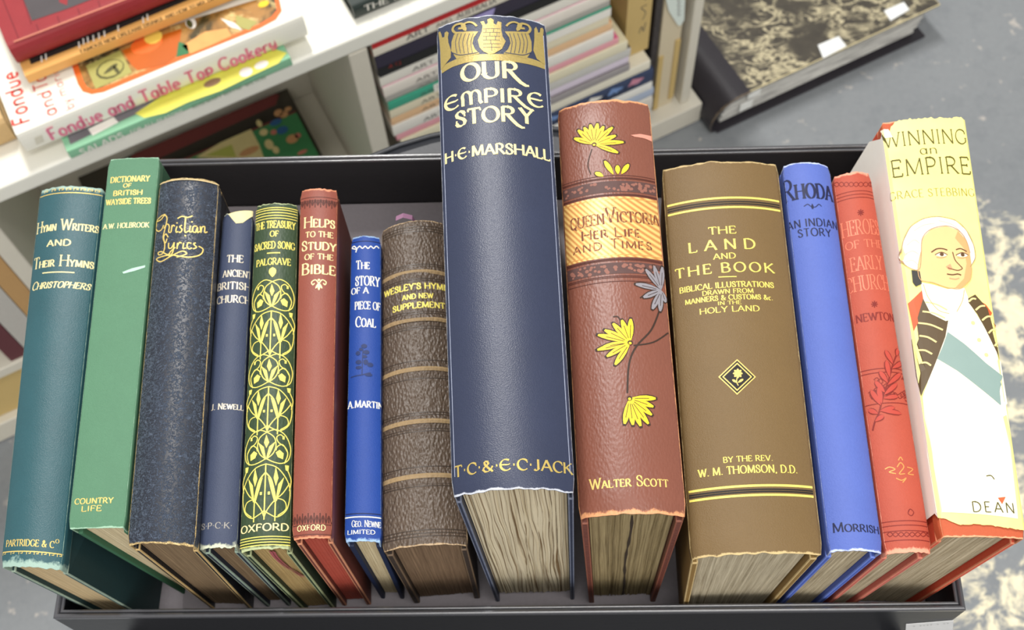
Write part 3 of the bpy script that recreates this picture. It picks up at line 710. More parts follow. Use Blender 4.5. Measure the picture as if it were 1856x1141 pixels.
for i, (t, a0, a1, cc, scc, lab, tx) in enumerate(mags):
    t *= sc_m; z -= t + .0004 * sc_m
    b0 = .004 + .003 * ((i * 7) % 5) / 5
    cm = plain('magazine_cover', cc, .35, 0, .12, 0, 40); sm = plain('magazine_spine', scc, .4, 0, .05, 0, 60)
    r, b, top, fr, o = flat_book('magazine', lab, 'magazine', a0, a1, b0, .215, z, t, cm, MAG_G, PAGEW, False, sm, round_=.08)
    F = fr.s
    def xy_text(s_, X0, X1, hgt, mat, st):
        p0 = pix(F.pos(X0, t * .28)); p1 = pix(F.pos(X1, t * .28)); ph = pix(F.pos((X0 + X1) / 2, t * .28 + hgt)); pm = pix(F.pos((X0 + X1) / 2, t * .28))
        fr.text(s_, p0, p1, abs(pm[1] - ph[1]), mat, st)
    if tx in (1, 2):
        if i == 0: fr.poly_xy([(.0, t * .62), (.275, t * .62), (.275, t * .985), (.0, t * .985)], plain('red_spine_print', (196, 36, 40)))
        xy_text('ART', .038, .064, t * .34, m_txt, BOLD); xy_text('AND', .072, .090, t * .25, m_txt, SERIF); xy_text('AUSTRALIA', .096, .142, t * .3, m_txt, SERIF)
    if tx == 2: fr.poly_xy([(.055, .0004), (.28, .0004), (.28, t - .0004), (.055, t - .0004)], m_white)
    if tx == 3:
        for k in range(9): fr.poly_xy([(.02 + k * .03, t * .5), (.035 + k * .03, t * .45), (.044 + k * .03, t * .7), (.026 + k * .03, t * .95)], (m_white, plain('blue_print', (120, 150, 200)), plain('rose_print', (206, 140, 160)))[k % 3])
        xy_text('ART AND AUSTRALIA', .10, .27, t * .3, plain('dark_lettering', (20, 22, 40)), BOLD)
    if i == 1:
        fr.poly_xy([(.10, t * .55), (.135, t * .5), (.14, t * .95), (.095, t * .95)], plain('lilac_print', (170, 160, 214))); fr.text('A RT', (705, 124), (728, 116), 7, m_red, SANS)
        fr.poly_xy([(.0, .0003), (.279, .0003), (.279, t * .42), (.0, t * .42)], plain('black_print', (26, 26, 26)))
    b.build('cover', r, o)

# upright files at the right end of the open bay
def upright(name, label, cat, a0, a1, b0, b1, z0, z1, mat, bev=.001):
    root = thing(name, label, cat, bc((a0 + a1) / 2, (b0 + b1) / 2, z0)); o = root.location
    w = .0015
    buf = Buf()
    buf_box(buf, hexa(a0, a1, b0, b0 + w, z0, z1), mat); buf_box(buf, hexa(a0, a0 + w, b0 + w, b1, z0, z1), mat); buf_box(buf, hexa(a1 - w, a1, b0 + w, b1, z0, z1), mat); buf_box(buf, hexa(a0 + w, a1 - w, b0 + w, b1, z0, z0 + w), mat)
    return root, buf, Ink(Flat(bc(a0, b0, z0), E_, UP), buf), o
base_top = ZF + .0424
m_tan = plain('kraft_card', (206, 178, 116), .6, 0, .05)
mag_top_long = None
r, b, fr, o = upright('document_case', 'narrow black speckled case standing beside the stacked magazines', 'file', .3895, .3985, .024, .24, base_top, base_top + .29, plain('speckled_black_card', (62, 56, 54), .4, 0, .9, .3, 260))
b.build('shell', r, o); box_mesh('contents', hexa(.3915, .3965, .026, .235, base_top + .002, base_top + .28), PAGE, r, o, 0)
r, b, fr, o = upright('magazine_file', 'beige box file with a white hanging tag at the end of the bay', 'file', .4000, .4300, .022, .25, base_top, base_top + .30, plain('beige_card', (214, 200, 170), .6, 0, .05))
b.build('shell', r, o)
box_mesh('contents', hexa(.403, .427, .03, .24, base_top + .002, base_top + .285), PAGE, r, o, 0)
box_mesh('label_strip', hexa(.3995, .4065, .0200, .0218, base_top + .002, base_top + .115), m_tan, r, o, .0004)
box_mesh('label_strip', hexa(.4225, .4300, .0200, .0218, base_top + .012, base_top + .135), m_tan, r, o, .0004)
tg = Buf(); F = Flat(bc(.4, .0195, base_top), E_, UP); I = Ink(F, tg); I.seg = .05
I.poly([(1206, -6), (1242, -10), (1240, 36), (1233, 47), (1228, 45), (1212, 20)], plain('white_tag', (222, 232, 224), .5)); 
for k in range(4): I.curve([(1226, 2 + k * 8), (1231, -2 + k * 8), (1229, 4 + k * 8), (1235, 2 + k * 8)], 1.1, m_txt, 1)
tg.build('tag', r, o)
# tan file above the long magazines
ztan = None
for ob in COL.objects:
    if ob.get('label', '').startswith('long cream magazine'): ztan = ob.location.z + .017 * sc_m + .0005
r, b, fr, o = upright('envelope_file', 'tan card file with pencilled writing standing on the magazines', 'file', .3490, .3835, .024, .20, ztan, ztan + .20, m_tan)
fr.curve([(1158, 60), (1163, 48), (1166, 56), (1170, 40)], 1.5, m_txt, 1); fr.curve([(1164, 36), (1170, 22), (1162, 14), (1173, 8)], 1.5, m_txt, 1)
fr.curve([(1168, 0), (1176, -6)], 1.5, m_txt, 1)
b.build('shell', r, o); box_mesh('contents', hexa(.352, .381, .03, .195, ztan + .002, ztan + .19), PAGE, r, o, 0)

# picture book in the left bay
m_pic = plain('green_picture_board', (60, 128, 78), .4, 0, .12, 0, 40); m_mar = plain('maroon_cloth', (112, 48, 46), .6, 0, .1)
zp = ZF + .0424
r, b, top, fr, o = flat_book('album', 'dark album lying at the bottom of the left bay', 'book', -.33, -.030, .02, .255, zp, .030, plain('dark_olive_cloth', (70, 64, 54), .6, 0, .1), None, PAGE, True); b.build('cover', r, o)
zq = zp + .0305
pb_loc = bc(-.19, .12, zq); r = thing('picture_book', 'green picture book with a maroon spine lying in the left bay', 'book', pb_loc)
buf = Buf(); b_hi, b_lo = .218, .02
buf_box(buf, hexa(-.318, -.036, b_lo, b_hi, zq, zq + .0025), m_pic); buf_box(buf, hexa(-.318, -.036, b_lo, b_hi, zq + .0145, zq + .017), m_pic); buf_box(buf, hexa(-.318, -.036, b_hi, b_hi + .003, zq, zq + .017), m_mar)
I = Ink(Flat(bc(-.318, b_lo, zq + .017), E_, N_), buf)
I.poly([(260, 300), (500, 190), (506, 172), (498, 170), (240, 280), (232, 300)], m_mar)
cream = plain('cream_print', (214, 196, 138), .5, 0, .12, 0, 40); tanp = plain('tan_figure_print', (198, 146, 98), .5, 0, .1); bluep = plain('blue_figure_print', (44, 92, 140), .5); pinkp = plain('rose_figure_print', (196, 116, 100), .5)
I.poly([(355, 285), (400, 258), (455, 234), (470, 262), (480, 290)], cream); I.poly([(372, 282), (420, 262), (428, 285)], plain('yellow_green_print', (176, 178, 84), .5), 1); I.dot((452, 274), 20, tanp, 2, 8)
for px_, py_, rx_, ry_, mt in ((505, 205, 9, 8, tanp), (515, 208, 8, 7, tanp), (500, 222, 12, 7, bluep), (512, 236, 11, 9, bluep), (530, 252, 12, 10, tanp), (540, 246, 6, 6, pinkp), (470, 224, 5, 9, cream), (478, 240, 8, 8, cream), (488, 262, 8, 12, cream), (500, 272, 6, 9, cream), (496, 240, 6, 6, pinkp), (548, 276, 10, 4, pinkp), (522, 198, 7, 5, tanp)): I.dot((px_, py_), rx_, mt, 3, ry_)
buf.build('cover', r, pb_loc); box_mesh('text_block', hexa(-.315, -.039, b_lo + .003, b_hi - .0005, zq + .0027, zq + .0143), PAGE, r, pb_loc, 0)

# books upright in the far left bay, a carton below
def standing(label, a0, a1, z0, z1, mat):
    r = thing('book', label, 'book', bc((a0 + a1) / 2, .1, z0), 'books upright in the far left bay'); o = r.location
    buf = Buf(); buf_box(buf, hexa(a0, a0 + .002, .008, .17, z0, z1), mat); buf_box(buf, hexa(a1 - .002, a1, .008, .17, z0, z1), mat); buf_box(buf, hexa(a0, a1, .004, .008, z0, z1), mat)
    buf.build('cover', r, o); box_mesh('text_block', hexa(a0 + .0022, a1 - .0022, .0085, .166, z0 + .003, z1 - .003), PAGE, r, o, 0)
standing('tan book standing next to the bookcase divider in the far left bay', -.4185, -.3985, -.5935, -.37, plain('tan_cloth', (190, 150, 98), .6))
standing('pale grey book standing second from the divider in the far left bay', -.4455, -.4195, -.5935, -.39, plain('pale_grey_cloth', (188, 184, 176), .6))
standing('maroon book standing third from the divider in the far left bay', -.467, -.4465, -.5935, -.40, plain('maroon_board', (98, 52, 56), .6))
r = thing('carton', 'tan carton standing in the lower far left bay', 'box', bc(-.5, .08, base_top)); box_mesh('box_body', hexa(-.60, -.42, .01, .2, base_top, base_top + .09), m_tan, r, r.location, .002); box_mesh('flap', hexa(-.60, -.42, .012, .1, base_top + .0902, base_top + .092), plain('tan_flap', (196, 166, 112), .6), r, r.location, .0005)

# large marbled folio on the floor
fo = thing('folio_book', 'large black marbled folio lying on the floor right of the bookcase', 'book', bc(.65, .2, ZF))
zt = -.688; m_leather = binding('black_leather', (52, 48, 54), (120, 104, 84), rough=.4, grain='leather', gscale=500, gbump=.2, tail=.006)
def marble_material():
    m, nt, bb = nodes_of('marbled_paper'); co = N(nt, 'ShaderNodeTexCoord').outputs['Object']
    n1 = N(nt, 'ShaderNodeTexNoise'); n1.inputs['Scale'].default_value = 16; n1.inputs['Detail'].default_value = 4; n1.inputs['Distortion'].default_value = 1.2; L(nt, co, n1.inputs['Vector'])
    mp = N(nt, 'ShaderNodeMapping'); mp.inputs['Rotation'].default_value = (0, 0, -.9); mp.inputs['Scale'].default_value = (1, 2.1, 1); L(nt, co, mp.inputs[0])
    v = noise(nt, mp.outputs[0], 30, 5, .6, 1.3)
    ridge = math_(nt, 'SUBTRACT', 1.0, math_(nt, 'MULTIPLY', math_(nt, 'ABSOLUTE', math_(nt, 'SUBTRACT', v, .52)), 15), clamp=True)
    gate = math_(nt, 'MULTIPLY', math_(nt, 'SUBTRACT', n1.outputs['Fac'], .42), 7, clamp=True)
    f = math_(nt, 'MULTIPLY', ridge, gate, clamp=True)
    k = mix_(nt, noise(nt, co, 50, 3), sr((50, 46, 42)), sr((84, 78, 66)))
    L(nt, mix_(nt, f, k, sr((212, 200, 164))), bb.inputs['Base Color']); bb.inputs['Roughness'].default_value = .4
    return m
m_marb = marble_material(); m_edge = plain('cream_board_edge', (214, 200, 158), .6, 0, .1)
def fpart(name, a0, a1, b0, b1, z0, z1, mat, bev=.001, wear=None): return box_mesh(name, hexa(a0, a1, b0, b1, z0, z1), mat, fo, fo.location, bev, wear)
fpart('front_board', .520, .832, -.026, .43, zt - .004, zt, m_marb, .0012, m_edge)
fpart('back_board', .476, .822, -.030, .43, ZF + .0005, ZF + .0045, m_leather, .001)
buf = Buf(); rows, uvs = [], []
prf = [(.522, zt + .0006), (.505, zt + .0012), (.488, zt - .003), (.474, zt - .014), (.466, zt - .030), (.464, ZF + .020), (.466, ZF + .008), (.474, ZF + .0048)]
for k in range(21):
    bb_ = -.028 + .458 * k / 20
    rows.append([bc(a, bb_, z_) for a, z_ in prf]); uvs.append([(.5, k / 20)] * len(prf))
buf.grid(rows, m_leather, uvs); inr = [[bc(a + .002, -.028 + .458 * k / 20, z_ - .0015 if z_ > -.72 else z_) for a, z_ in prf] for k in range(21)]
buf.grid([q[::-1] for q in inr], m_leather); buf.grid([rows[0], inr[0]], m_leather); buf.grid([rows[-1], inr[-1]], m_leather)
buf.build('spine', fo, fo.location, True)
m_fp = paper('grey_white_leaves', (226, 224, 216), (120, 118, 116), .05, 1.0, .55)
tb = Buf(); nn = 30; rnd = random.Random(5); g0, g1 = [], []
for i in range(nn + 1):
    f = i / nn; z_ = ZF + .005 + (zt - .0045 - ZF - .005) * f; dv = rnd.uniform(0, .004)
    al = .486 + .018 * f ** 2 + .03 * max(0, f - .6); ar = .806 + .012 * f + rnd.uniform(-.003, .003)
    g0.append([bc(al + (ar - al) * k / 10, -.020 + dv, z_) for k in range(11)]); g1.append([bc(al + (ar - al) * k / 10, .42, z_) for k in range(11)])
u_ = [[(i * 2.0, k * .3) for k in range(11)] for i in range(nn + 1)]
tb.grid(g0, m_fp, u_); tb.grid([q[::-1] for q in g1], m_fp, u_)
for k in (0, -1): tb.grid([[q[k] for q in g0], [q[k] for q in g1]], m_fp, [[q[k] for q in u_]] * 2)
for k in (0, -1): tb.grid([g0[k], g1[k]], m_fp, [u_[k]] * 2)
tb.build('text_block', fo, fo.location)
for k_, (a_, z_) in enumerate(((.524, -.7035), (.514, -.7255))):
    fpart('paper_scrap', a_, a_ + .020, -.0222, -.0208, z_ - .009, z_ + .008, plain('torn_white_paper', (240, 240, 234), .7), .0003)
FT = Flat(bc(.52, 0, zt), E_, N_)
for pts in (((1482, 82), (1520, 66), (1534, 84), (1492, 106)), ((1602, 20), (1638, 4), (1648, 18), (1614, 38))):
    q = [FT.pos(*FT.inv(*p)) for p in pts]
    st = box_mesh('price_sticker', [v + UP * .0002 for v in q] + [v + UP * .0007 for v in q], plain('white_sticker', (236, 238, 236), .5), fo, fo.location, 0)
    st['label'] = 'white price sticker'

# padded stool under the tray
stool = thing('stool', 'black padded stool under the tray, its rounded back edge showing', 'stool', (-.02, .215, ZF))
m_vinyl = plain('black_vinyl', (40, 42, 48), .45, 0, .1, .25, 500)
def ell(rx, ry, z, n=64): return [Vector((-.02 + rx * math.cos(2 * math.pi * i / n), .21 + ry * math.sin(2 * math.pi * i / n), z)) for i in range(n)]
buf = Buf(); top_z = -.0042
prof_ = [(.196, -.060), (.214, -.057), (.220, -.045), (.221, -.020), (.218, -.010), (.210, top_z)]
rows = [ell(rx, rx + .040, z_) for rx, z_ in prof_]
buf.grid(rows, m_vinyl, close=True); buf.add(rows[-1], [tuple(range(64))], m_vinyl); buf.add(rows[0], [tuple(range(63, -1, -1))], m_vinyl)
buf.build('seat', stool, stool.location)
buf = Buf(); pr = [ell(.2195 + .0022 * math.cos(t), .2595 + .0022 * math.cos(t), -.010 + .0022 * math.sin(t)) for t in [2 * math.pi * k / 8 for k in range(9)]]
buf.grid(pr, m_vinyl, close=True); buf.build('piping', stool, stool.location, True)
m_leg = plain('black_steel', (30, 30, 32), .4, .6)
for sx_, sy_ in ((-1, -1), (1, -1), (1, 1), (-1, 1)):
    x_, y_ = -.02 + sx_ * .12, .21 + sy_ * .14; x2, y2 = -.02 + sx_ * .15, .21 + sy_ * .17
    buf = Buf(); buf.grid([[Vector((xx + .011 * math.cos(t), yy + .011 * math.sin(t), zz)) for t in [2 * math.pi * k / 12 for k in range(12)]] for xx, yy, zz in ((x_, y_, -.0605), (x2, y2, ZF + .001))], m_leg, close=True)
    buf.build('leg', stool, stool.location, True)

# black tray (the open half of a folding box)
TRAY = thing('tray', 'black shallow tray with grey lining holding the row of old books', 'tray', (0, .27, 0))
FLc, FRc = at(95, 1119, .05), at(1752, 1104, .05)
tx = (FRc - FLc); tx.z = 0; TW = tx.length; tx.normalize(); ty = Vector((-tx.y, tx.x, 0)); TD = .276
def tp(x, y, z): p = FLc + tx * x + ty * y; return Vector((p.x, p.y, z))
m_tray = plain('black_board', (26, 26, 29), .34, 0, .2, .2, 220); m_rim = plain('black_gloss_board', (72, 72, 76), .2, 0, .15, 0, 300, 1.0); m_lin = plain('grey_lining_paper', (140, 134, 138), .85, 0, .12, .2, 400)  # rim grey is lighter than the walls, a highlight put into its colour
def tbox(name, x0, x1, y0, y1, z0, z1, m, bev=.0008): return box_mesh(name, [tp(x, y, z_) for z_ in (z0, z1) for x, y in ((x0, y0), (x1, y0), (x1, y1), (x0, y1))], m, TRAY, TRAY.location, bev)
tbox('base', 0, TW, 0, TD, -.004, -.0006, m_tray); tbox('lining', .0046, TW - .0046, .0046, TD - .0046, -.0005, 0, m_lin, 0)
def wall(name, p, q, inward):
    """p, q outer corners (mitred), inward unit; double ridged rim"""
    pr = [(0, -.0005), (0, .0462)] + [(.0012 - .0013 * math.cos(t * .5236), .0484 + .0013 * math.sin(t * .5236)) for t in range(-1, 7)] + [(.0027, .0474)]
    pr += [(.0036 - .0009 * math.cos(t * .5236), .0480 + .0009 * math.sin(t * .5236)) for t in range(-1, 8)] + [(.0042, -.0003)]
    d = (q - p).normalized()
    rows = []
    for e, s_ in ((p, 1), (q, -1)): rows.append([e + inward * o_ + d * (s_ * o_) + UP * z_ for o_, z_ in pr])
    n = 16; rr = [[a + (b_ - a) * (k / n) for a, b_ in zip(*rows)] for k in range(n + 1)]
    buf = Buf(); fs = len(pr)
    buf.grid(rr, m_tray)
    for f, i in zip(buf.f, range(len(buf.f))):
        if (i % (fs - 1)) in range(1, fs - 2): buf.m[i] = buf.slot(m_rim)
    buf.add([r_[k] for r_ in (rr[0],) for k in range(fs)], [tuple(range(fs))], m_tray); buf.add(rr[-1], [tuple(range(fs))], m_tray)
    o = buf.build(name, TRAY, TRAY.location)
    o.data.polygons.foreach_set('use_smooth', [(i % (fs - 1)) in range(1, fs - 2) and i < 16 * (fs - 1) for i in range(len(o.data.polygons))])
    return o
c0, c1, c2, c3 = [tp(x, y, 0) for x, y in ((0, 0), (TW, 0), (TW, TD), (0, TD))]
wall('front_wall', c0, c1, ty); wall('side_wall', c1, c2, -tx); wall('back_wall', c2, c3, -ty); wall('side_wall', c3, c0, tx)
fw = Flat(tp(0, -.0002, 0), tx, UP)
q = [fw.pos(*fw.inv(*p)) for p in ((1642, 1130), (1728, 1123), (1726, 1150), (1640, 1158))]
sb = Buf(); buf_box(sb, [v for v in q] + [v - ty * .0004 for v in q], plain('white_price_label', (226, 226, 226), .5))
I = Ink(Flat(tp(0, -.0007, 0), tx, UP), sb); I.text('- ---- - --', (1656, 1136), (1722, 1130), 5, m_txt, SANS)
st = sb.build('price_label', TRAY, TRAY.location); st['label'] = 'white paper label on the front wall'

# ------------------------------------------------------------------ the row of old books, left to right
PG_TAN = paper('tan_page_edges', (226, 204, 162), (150, 124, 86), .01, .7, 2.4)
PG_CREAM = paper('cream_old_leaves', (240, 226, 190), (160, 138, 100), .01, .8, 2.0)
PG_BROWN = paper('brown_page_edges', (156, 132, 102), (84, 66, 48), .01, .8, 2.2)
PG_DARK = paper('dark_page_edges', (148, 122, 96), (70, 52, 38), .01, .8, 2.0)
PG_OCHRE = paper('ochre_page_edges', (206, 178, 122), (116, 90, 54), .01, .7, 2.2)
PG_RED = plain('red_stained_edges', (176, 78, 62), .7, 0, .1, .15, 200)
PG_GREY = paper('grey_page_edges', (218, 206, 178), (128, 114, 90), .01, .9, 1.6)
PG_GREY2 = paper('grey_tan_leaves', (218, 204, 174), (122, 106, 78), .01, 1.0, 1.4)
PG_OLD = paper('rough_cream_leaves', (255, 244, 212), (112, 88, 58), .01, .16, 1.6, sig=.40, sigw=.34, stain=.35)
PG_OLIVE = paper('olive_page_edges', (178, 160, 120), (108, 92, 62), .01, .8, 1.8, sig=.22, sigw=.14)

# 1 teal cloth hymn writers book
m1 = binding('teal_bookcloth', (48, 92, 100), (150, 176, 164), .020, .016, .006, .42, 'cloth', 900, .3, .16)
wr1 = plain('frayed_teal_cloth', (150, 168, 152), .8, 0, .3)
s = book('teal cloth book with gilt capitals, first from the left in the tray', ((72, 345), (188, 341), (0, 1028), (112, 1032)), .12, (-.2375, -.2125, -.2235, -.2045), .0042, m1, plain('dark_teal_board', (32, 58, 60), .6, 0, .15), PG_TAN, wr1, seed=1, fray=.001)
I = s.ink
I.text('Hymn Writers', (63, 423), (178, 424), 15, PALE, SERIF, .8, big=1.35); I.text('AND', (85, 447), (128, 445), 11, PALE, BOLD)
I.text('Their Hymns', (55, 488), (170, 485), 15, PALE, SERIF, .8, big=1.35); I.ribbon([(77, 495), (135, 494)], 2, PALE)
I.text('Christophers', (50, 526), (163, 523), 13, PALE, SERIF, .85, .22, big=1.1)
I.text('PARTRIDGE & C', (0, 992), (98, 990), 12, GOLD, SERIF); I.text('O', (100, 984), (107, 984), 7, GOLD, SERIF)
line(s, (130, 349), 1.6, GOLD); line(s, (60, 999), 1.6, GOLD)
for (x0, y0), dx in (((2, 1004), 14), ((78, 345), 13)):
    vv = [s.inv(x0 + k * dx + 4, y0) for k in range(8)]
    for k, (X, Y) in enumerate(vv):
        Y = vv[3][1]; w_ = .0026
        I.ribbon_xy([(X, Y), (X, Y + .0014), (X + w_ * .7, Y + .0014), (X + w_ * .7, Y + .0005), (X + w_ * .35, Y + .0005)], .00028, GOLD)
finish(s)

# 2 bright green cloth
m2 = binding('green_bookcloth', (90, 138, 106), (150, 186, 160), .004, .003, .006, .65, 'cloth', 800, .4, .09)
s = book('bright green cloth book with a flat spine, second from the left', ((197, 288), (290, 284), (122, 958), (226, 955)), .13, (-.2005, -.1875), .0008, m2, plain('green_board', (58, 104, 76), .7, 0, .1, .2, 700), PG_CREAM, seed=2, fray=.0003)
I = s.ink
I.text('DICTIONARY', (200, 333), (271, 327), 10, GOLD, BOLD); I.text('OF', (223, 340), (238, 339), 7, GOLD, BOLD); I.text('BRITISH', (205, 355), (258, 353), 9, GOLD, BOLD)
I.text('WAYSIDE TREES', (192, 372), (273, 369), 10, GOLD, BOLD); I.text('A.W. HOLBROOK', (187, 416), (270, 412), 9, PALE, SERIF)
I.text('COUNTRY', (135, 914), (205, 911), 10, GOLD, BOLD); I.text('LIFE', (147, 927), (184, 925), 10, GOLD, BOLD)
torn = plain('torn_pale_green_cloth', (176, 210, 190), .8)
I.poly([(222, 493), (240, 486), (262, 481), (273, 474), (274, 477), (262, 485), (244, 491), (224, 496)], torn, 1)
finish(s)

# 3 navy black wrinkled leather
m3 = binding('navy_black_leather', (30, 36, 50), (206, 178, 122), .0055, .006, .014, .42, 'wrinkle', 430, .7, .25, 0, .6)
wr3 = plain('bare_tan_leather', (200, 170, 116), .7, 0, .2)
s = book('black leather book with gilt script lettering and worn tan edges, third from the left', ((289, 330), (398, 331), (229, 988), (355, 990)), .13, (-.184, -.160), .0052, m3, binding('black_leather_board', (30, 32, 38), (150, 120, 84), .004, .004, .0, .45, 'leather', 600, .4), PG_BROWN, wr3, seed=3, fray=.0008)
I = s.ink
script = [ # pen lines of the two script words
 [(300, 388), (292, 392), (284, 402), (283, 414), (287, 419), (293, 416), (297, 408)], [(284, 402), (292, 398), (299, 390), (303, 396), (300, 412), (296, 430), (300, 440), (303, 432)],
 [(297, 414), (303, 406), (307, 410), (306, 420), (310, 421)], [(312, 408), (311, 415), (310, 421)], [(311, 413), (314, 408), (317, 410)], [(321, 410), (319, 417), (320, 421), (323, 419)],
 [(330, 408), (326, 411), (330, 416), (327, 421), (324, 420)], [(337, 392), (335, 412), (336, 421), (342, 418)], [(345, 409), (344, 420), (349, 419)], [(357, 410), (351, 410), (349, 418), (354, 421), (358, 412), (358, 421), (362, 419)],
 [(363, 410), (364, 421), (366, 412), (371, 411), (371, 421), (376, 420)], [(322, 396), (330, 392), (340, 394), (349, 391)],
 [(305, 430), (301, 424), (297, 430), (299, 444), (296, 458), (289, 462), (287, 458), (293, 456), (303, 461), (309, 459)], [(306, 440), (306, 449), (311, 449), (316, 439)], [(316, 439), (314, 454), (309, 464), (306, 462), (310, 455), (318, 448)],
 [(322, 440), (321, 451)], [(322, 445), (326, 439), (329, 441)], [(333, 440), (332, 450), (337, 449)], [(347, 441), (341, 440), (339, 447), (343, 451), (348, 449)], [(355, 440), (351, 442), (356, 448), (350, 451)],
 [(360, 446), (368, 452), (362, 462), (340, 466), (310, 462), (290, 466), (284, 470), (292, 474), (310, 464), (330, 455), (338, 460), (320, 466)]]
for pts in script: I.curve(pts, 2.1, GOLD)
I.dot((336, 427), 1.6, GOLD); I.dot((321, 404), 1.3, GOLD); I.dot((348, 402), 1.4, GOLD)
line(s, (345, 325), 2.2, plain('tan_headcap', (206, 182, 132), .7))
finish(s)

# 4 slate blue cloth
m4 = binding('slate_blue_cloth', (62, 72, 98), (196, 200, 176), .014, .004, .006, .55, 'cloth', 900, .3, .14, .28)
s = book('slim slate blue cloth book with a torn cream headcap', ((403, 389), (459, 389), (357, 995), (431, 992)), .119, (-.154, -.1395), .0026, m4, plain('slate_board', (40, 46, 60), .6, 0, .15), PG_BROWN, wr1, seed=4, fray=.0012)
I = s.ink; SIL = gilt('silver_gilt', (226, 214, 190), .45, .2)
I.text('THE', (411, 476), (441, 476), 13, SIL, SERIF); I.text('ANCIENT', (391, 502), (456, 502), 12, SIL, SERIF, mid=501); I.text('BRITISH', (394, 529), (452, 528), 13, SIL, SERIF)
I.text('CHURCH', (393, 554), (452, 553), 13, SIL, SERIF); I.text('J. Newell', (383, 744), (441, 745), 11, SIL, SERIF, .85); I.text('S·P·C·K·', (365, 961), (421, 957), 11, plain('faded_gilt', (150, 146, 140)), SERIF)
I.poly([(414, 388), (460, 386), (459, 392), (448, 398), (440, 404), (428, 405), (421, 397)], plain('torn_cream_cloth', (226, 214, 160), .8, 0, .1), 1)
finish(s)

# 5 dark green with gilt lilies
m5 = binding('dark_green_cloth', (54, 74, 48), (176, 186, 140), .011, .004, .008, .5, 'leather', 900, .2, .12)
wr5 = plain('frayed_green_cloth', (160, 170, 128), .8, 0, .3)
s = book('dark green book with a gilt pattern of lilies down the spine', ((463, 374), (541, 372), (433, 1000), (527, 994)), .126, (-.133, -.1145), .0036, m5, plain('dark_green_board', (44, 58, 40), .6, 0, .15), PG_OCHRE, wr5, seed=5, fray=.001)
I = s.ink
I.text('THE TREASURY', (464, 421), (535, 417), 13, BRIGHT, SERIF, mid=412.5); I.text('OF', (489, 429), (505, 428), 10, BRIGHT, SERIF); I.text('SACRED SONG', (462, 455), (534, 451), 13, BRIGHT, SERIF, mid=450)
I.ribbon([(484, 459), (508, 458)], 2, BRIGHT); I.text('PALGRAVE', (465, 485), (527, 481), 12, BRIGHT, SERIF)
I.leaf((494, 502), (494, 484), 12, BRIGHT)
for y in (376, 380, 385, 390, 395): line(s, (500, y), 1.4, BRIGHT)
for y in (972, 977, 982, 987): line(s, (478, y), 1.4, BRIGHT)
I.text('OXFORD', (437, 966), (523, 964), 13, PALE, BOLD)
X0 = lambda t: t * s.T / 2
def panel_xy(v0, v1, pts): return [(X0(x), (v1 + (v0 - v1) * y) * s.Lh) for x, y in pts]
def lil(v0, v1, pts, w=1.5, n=6): I.ribbon_xy(smooth_line(panel_xy(v0, v1, pts), n), w * s.k, BRIGHT)
def mir(pts): return [(-x, y) for x, y in pts]
def fillp(v0, v1, pts): I.poly_xy(panel_xy(v0, v1, pts), BRIGHT, 1)
def flower(v0, v1, cx, y0, y1, w):
    h_ = y1 - y0
    fillp(v0, v1, [(cx - .02, y0), (cx - .10 * w, y0 + .32 * h_), (cx, y0 + .55 * h_), (cx + .10 * w, y0 + .32 * h_)])
    for sg in (-1, 1): fillp(v0, v1, [(cx + sg * .34 * w, y0 + .28 * h_), (cx + sg * .10 * w, y0 + .5 * h_), (cx, y0 + .98 * h_), (cx + sg * .06 * w, y0 + .98 * h_), (cx + sg * .20 * w, y0 + .66 * h_)])
def panel_a(v0, v1):
    for f in (lambda p: p, mir):
        lil(v0, v1, f([(0, .04), (-.35, -.03), (-.72, .14), (-.93, .5), (-.86, .85), (-.6, .98), (-.3, .95), (0, .84)]))
        lil(v0, v1, f([(0, .04), (-.28, .2), (-.36, .46), (-.25, .7), (0, .86)]))
        lil(v0, v1, f([(-.66, .2), (-.52, .12), (-.38, .2), (-.46, .36), (-.72, .5), (-.82, .7), (-.7, .98)]))
        lil(v0, v1, f([(-.8, .62), (-.62, .42), (-.42, .48), (-.36, .6)]))
        fillp(v0, v1, f([(-.64, .86), (-.66, .68), (-.5, .58), (-.36, .66), (-.44, .8)])); fillp(v0, v1, f([(-.68, .16), (-.6, .16), (-.6, .26), (-.68, .26)]))
    flower(v0, v1, 0, .12, .86, 1.0)
def panel_b(v0, v1):
    for f in (lambda p: p, mir):
        lil(v0, v1, f([(0, .0), (-.45, .08), (-.84, .32), (-.95, .55), (-.84, .85), (-.5, 1.0), (-.2, .95), (0, .88)]))
        lil(v0, v1, f([(0, .16), (-.22, .3), (-.36, .55), (-.40, .72)]), 2.0)
        lil(v0, v1, f([(-.92, .36), (-.66, .56), (-.36, .7), (-.12, .86), (0, 1.0)]))
        lil(v0, v1, f([(-.5, .98), (-.8, .85), (-.74, .7), (-.45, .66), (-.36, .72)]))
        lil(v0, v1, f([(-.92, .5), (-.98, .3), (-.84, .12)])); fillp(v0, v1, f([(-.88, .02), (-.72, .02), (-.76, .12), (-.86, .13)]))
        lil(v0, v1, f([(-.40, .7), (-.40, 1.08)]), 1.7, 2)
        flower(v0, v1, -.40 if f([(1, 0)])[0][0] > 0 else .40, .06, .72, .9)
        fillp(v0, v1, f([(-.19, .53), (-.11, .53), (-.11, .585), (-.19, .585)]))
    lil(v0, v1, [(0, .0), (0, 1.05)], 1.7, 2)
vs = [vat(s, 492, y) for y in (508, 563, 643, 700, 780, 840, 936)]
for k in range(6): (panel_a if k % 2 == 0 else panel_b)(vs[k + 1], vs[k])
finish(s)
rb = Buf(); P_ = s.P; m_rib = plain('faded_rose_ribbon', (170, 84, 92), .7, 0, .2)
pts = [(.42, .03), (.36, .10), (.40, .2), (.5, .28), (.62, .33), (.8, .42)]
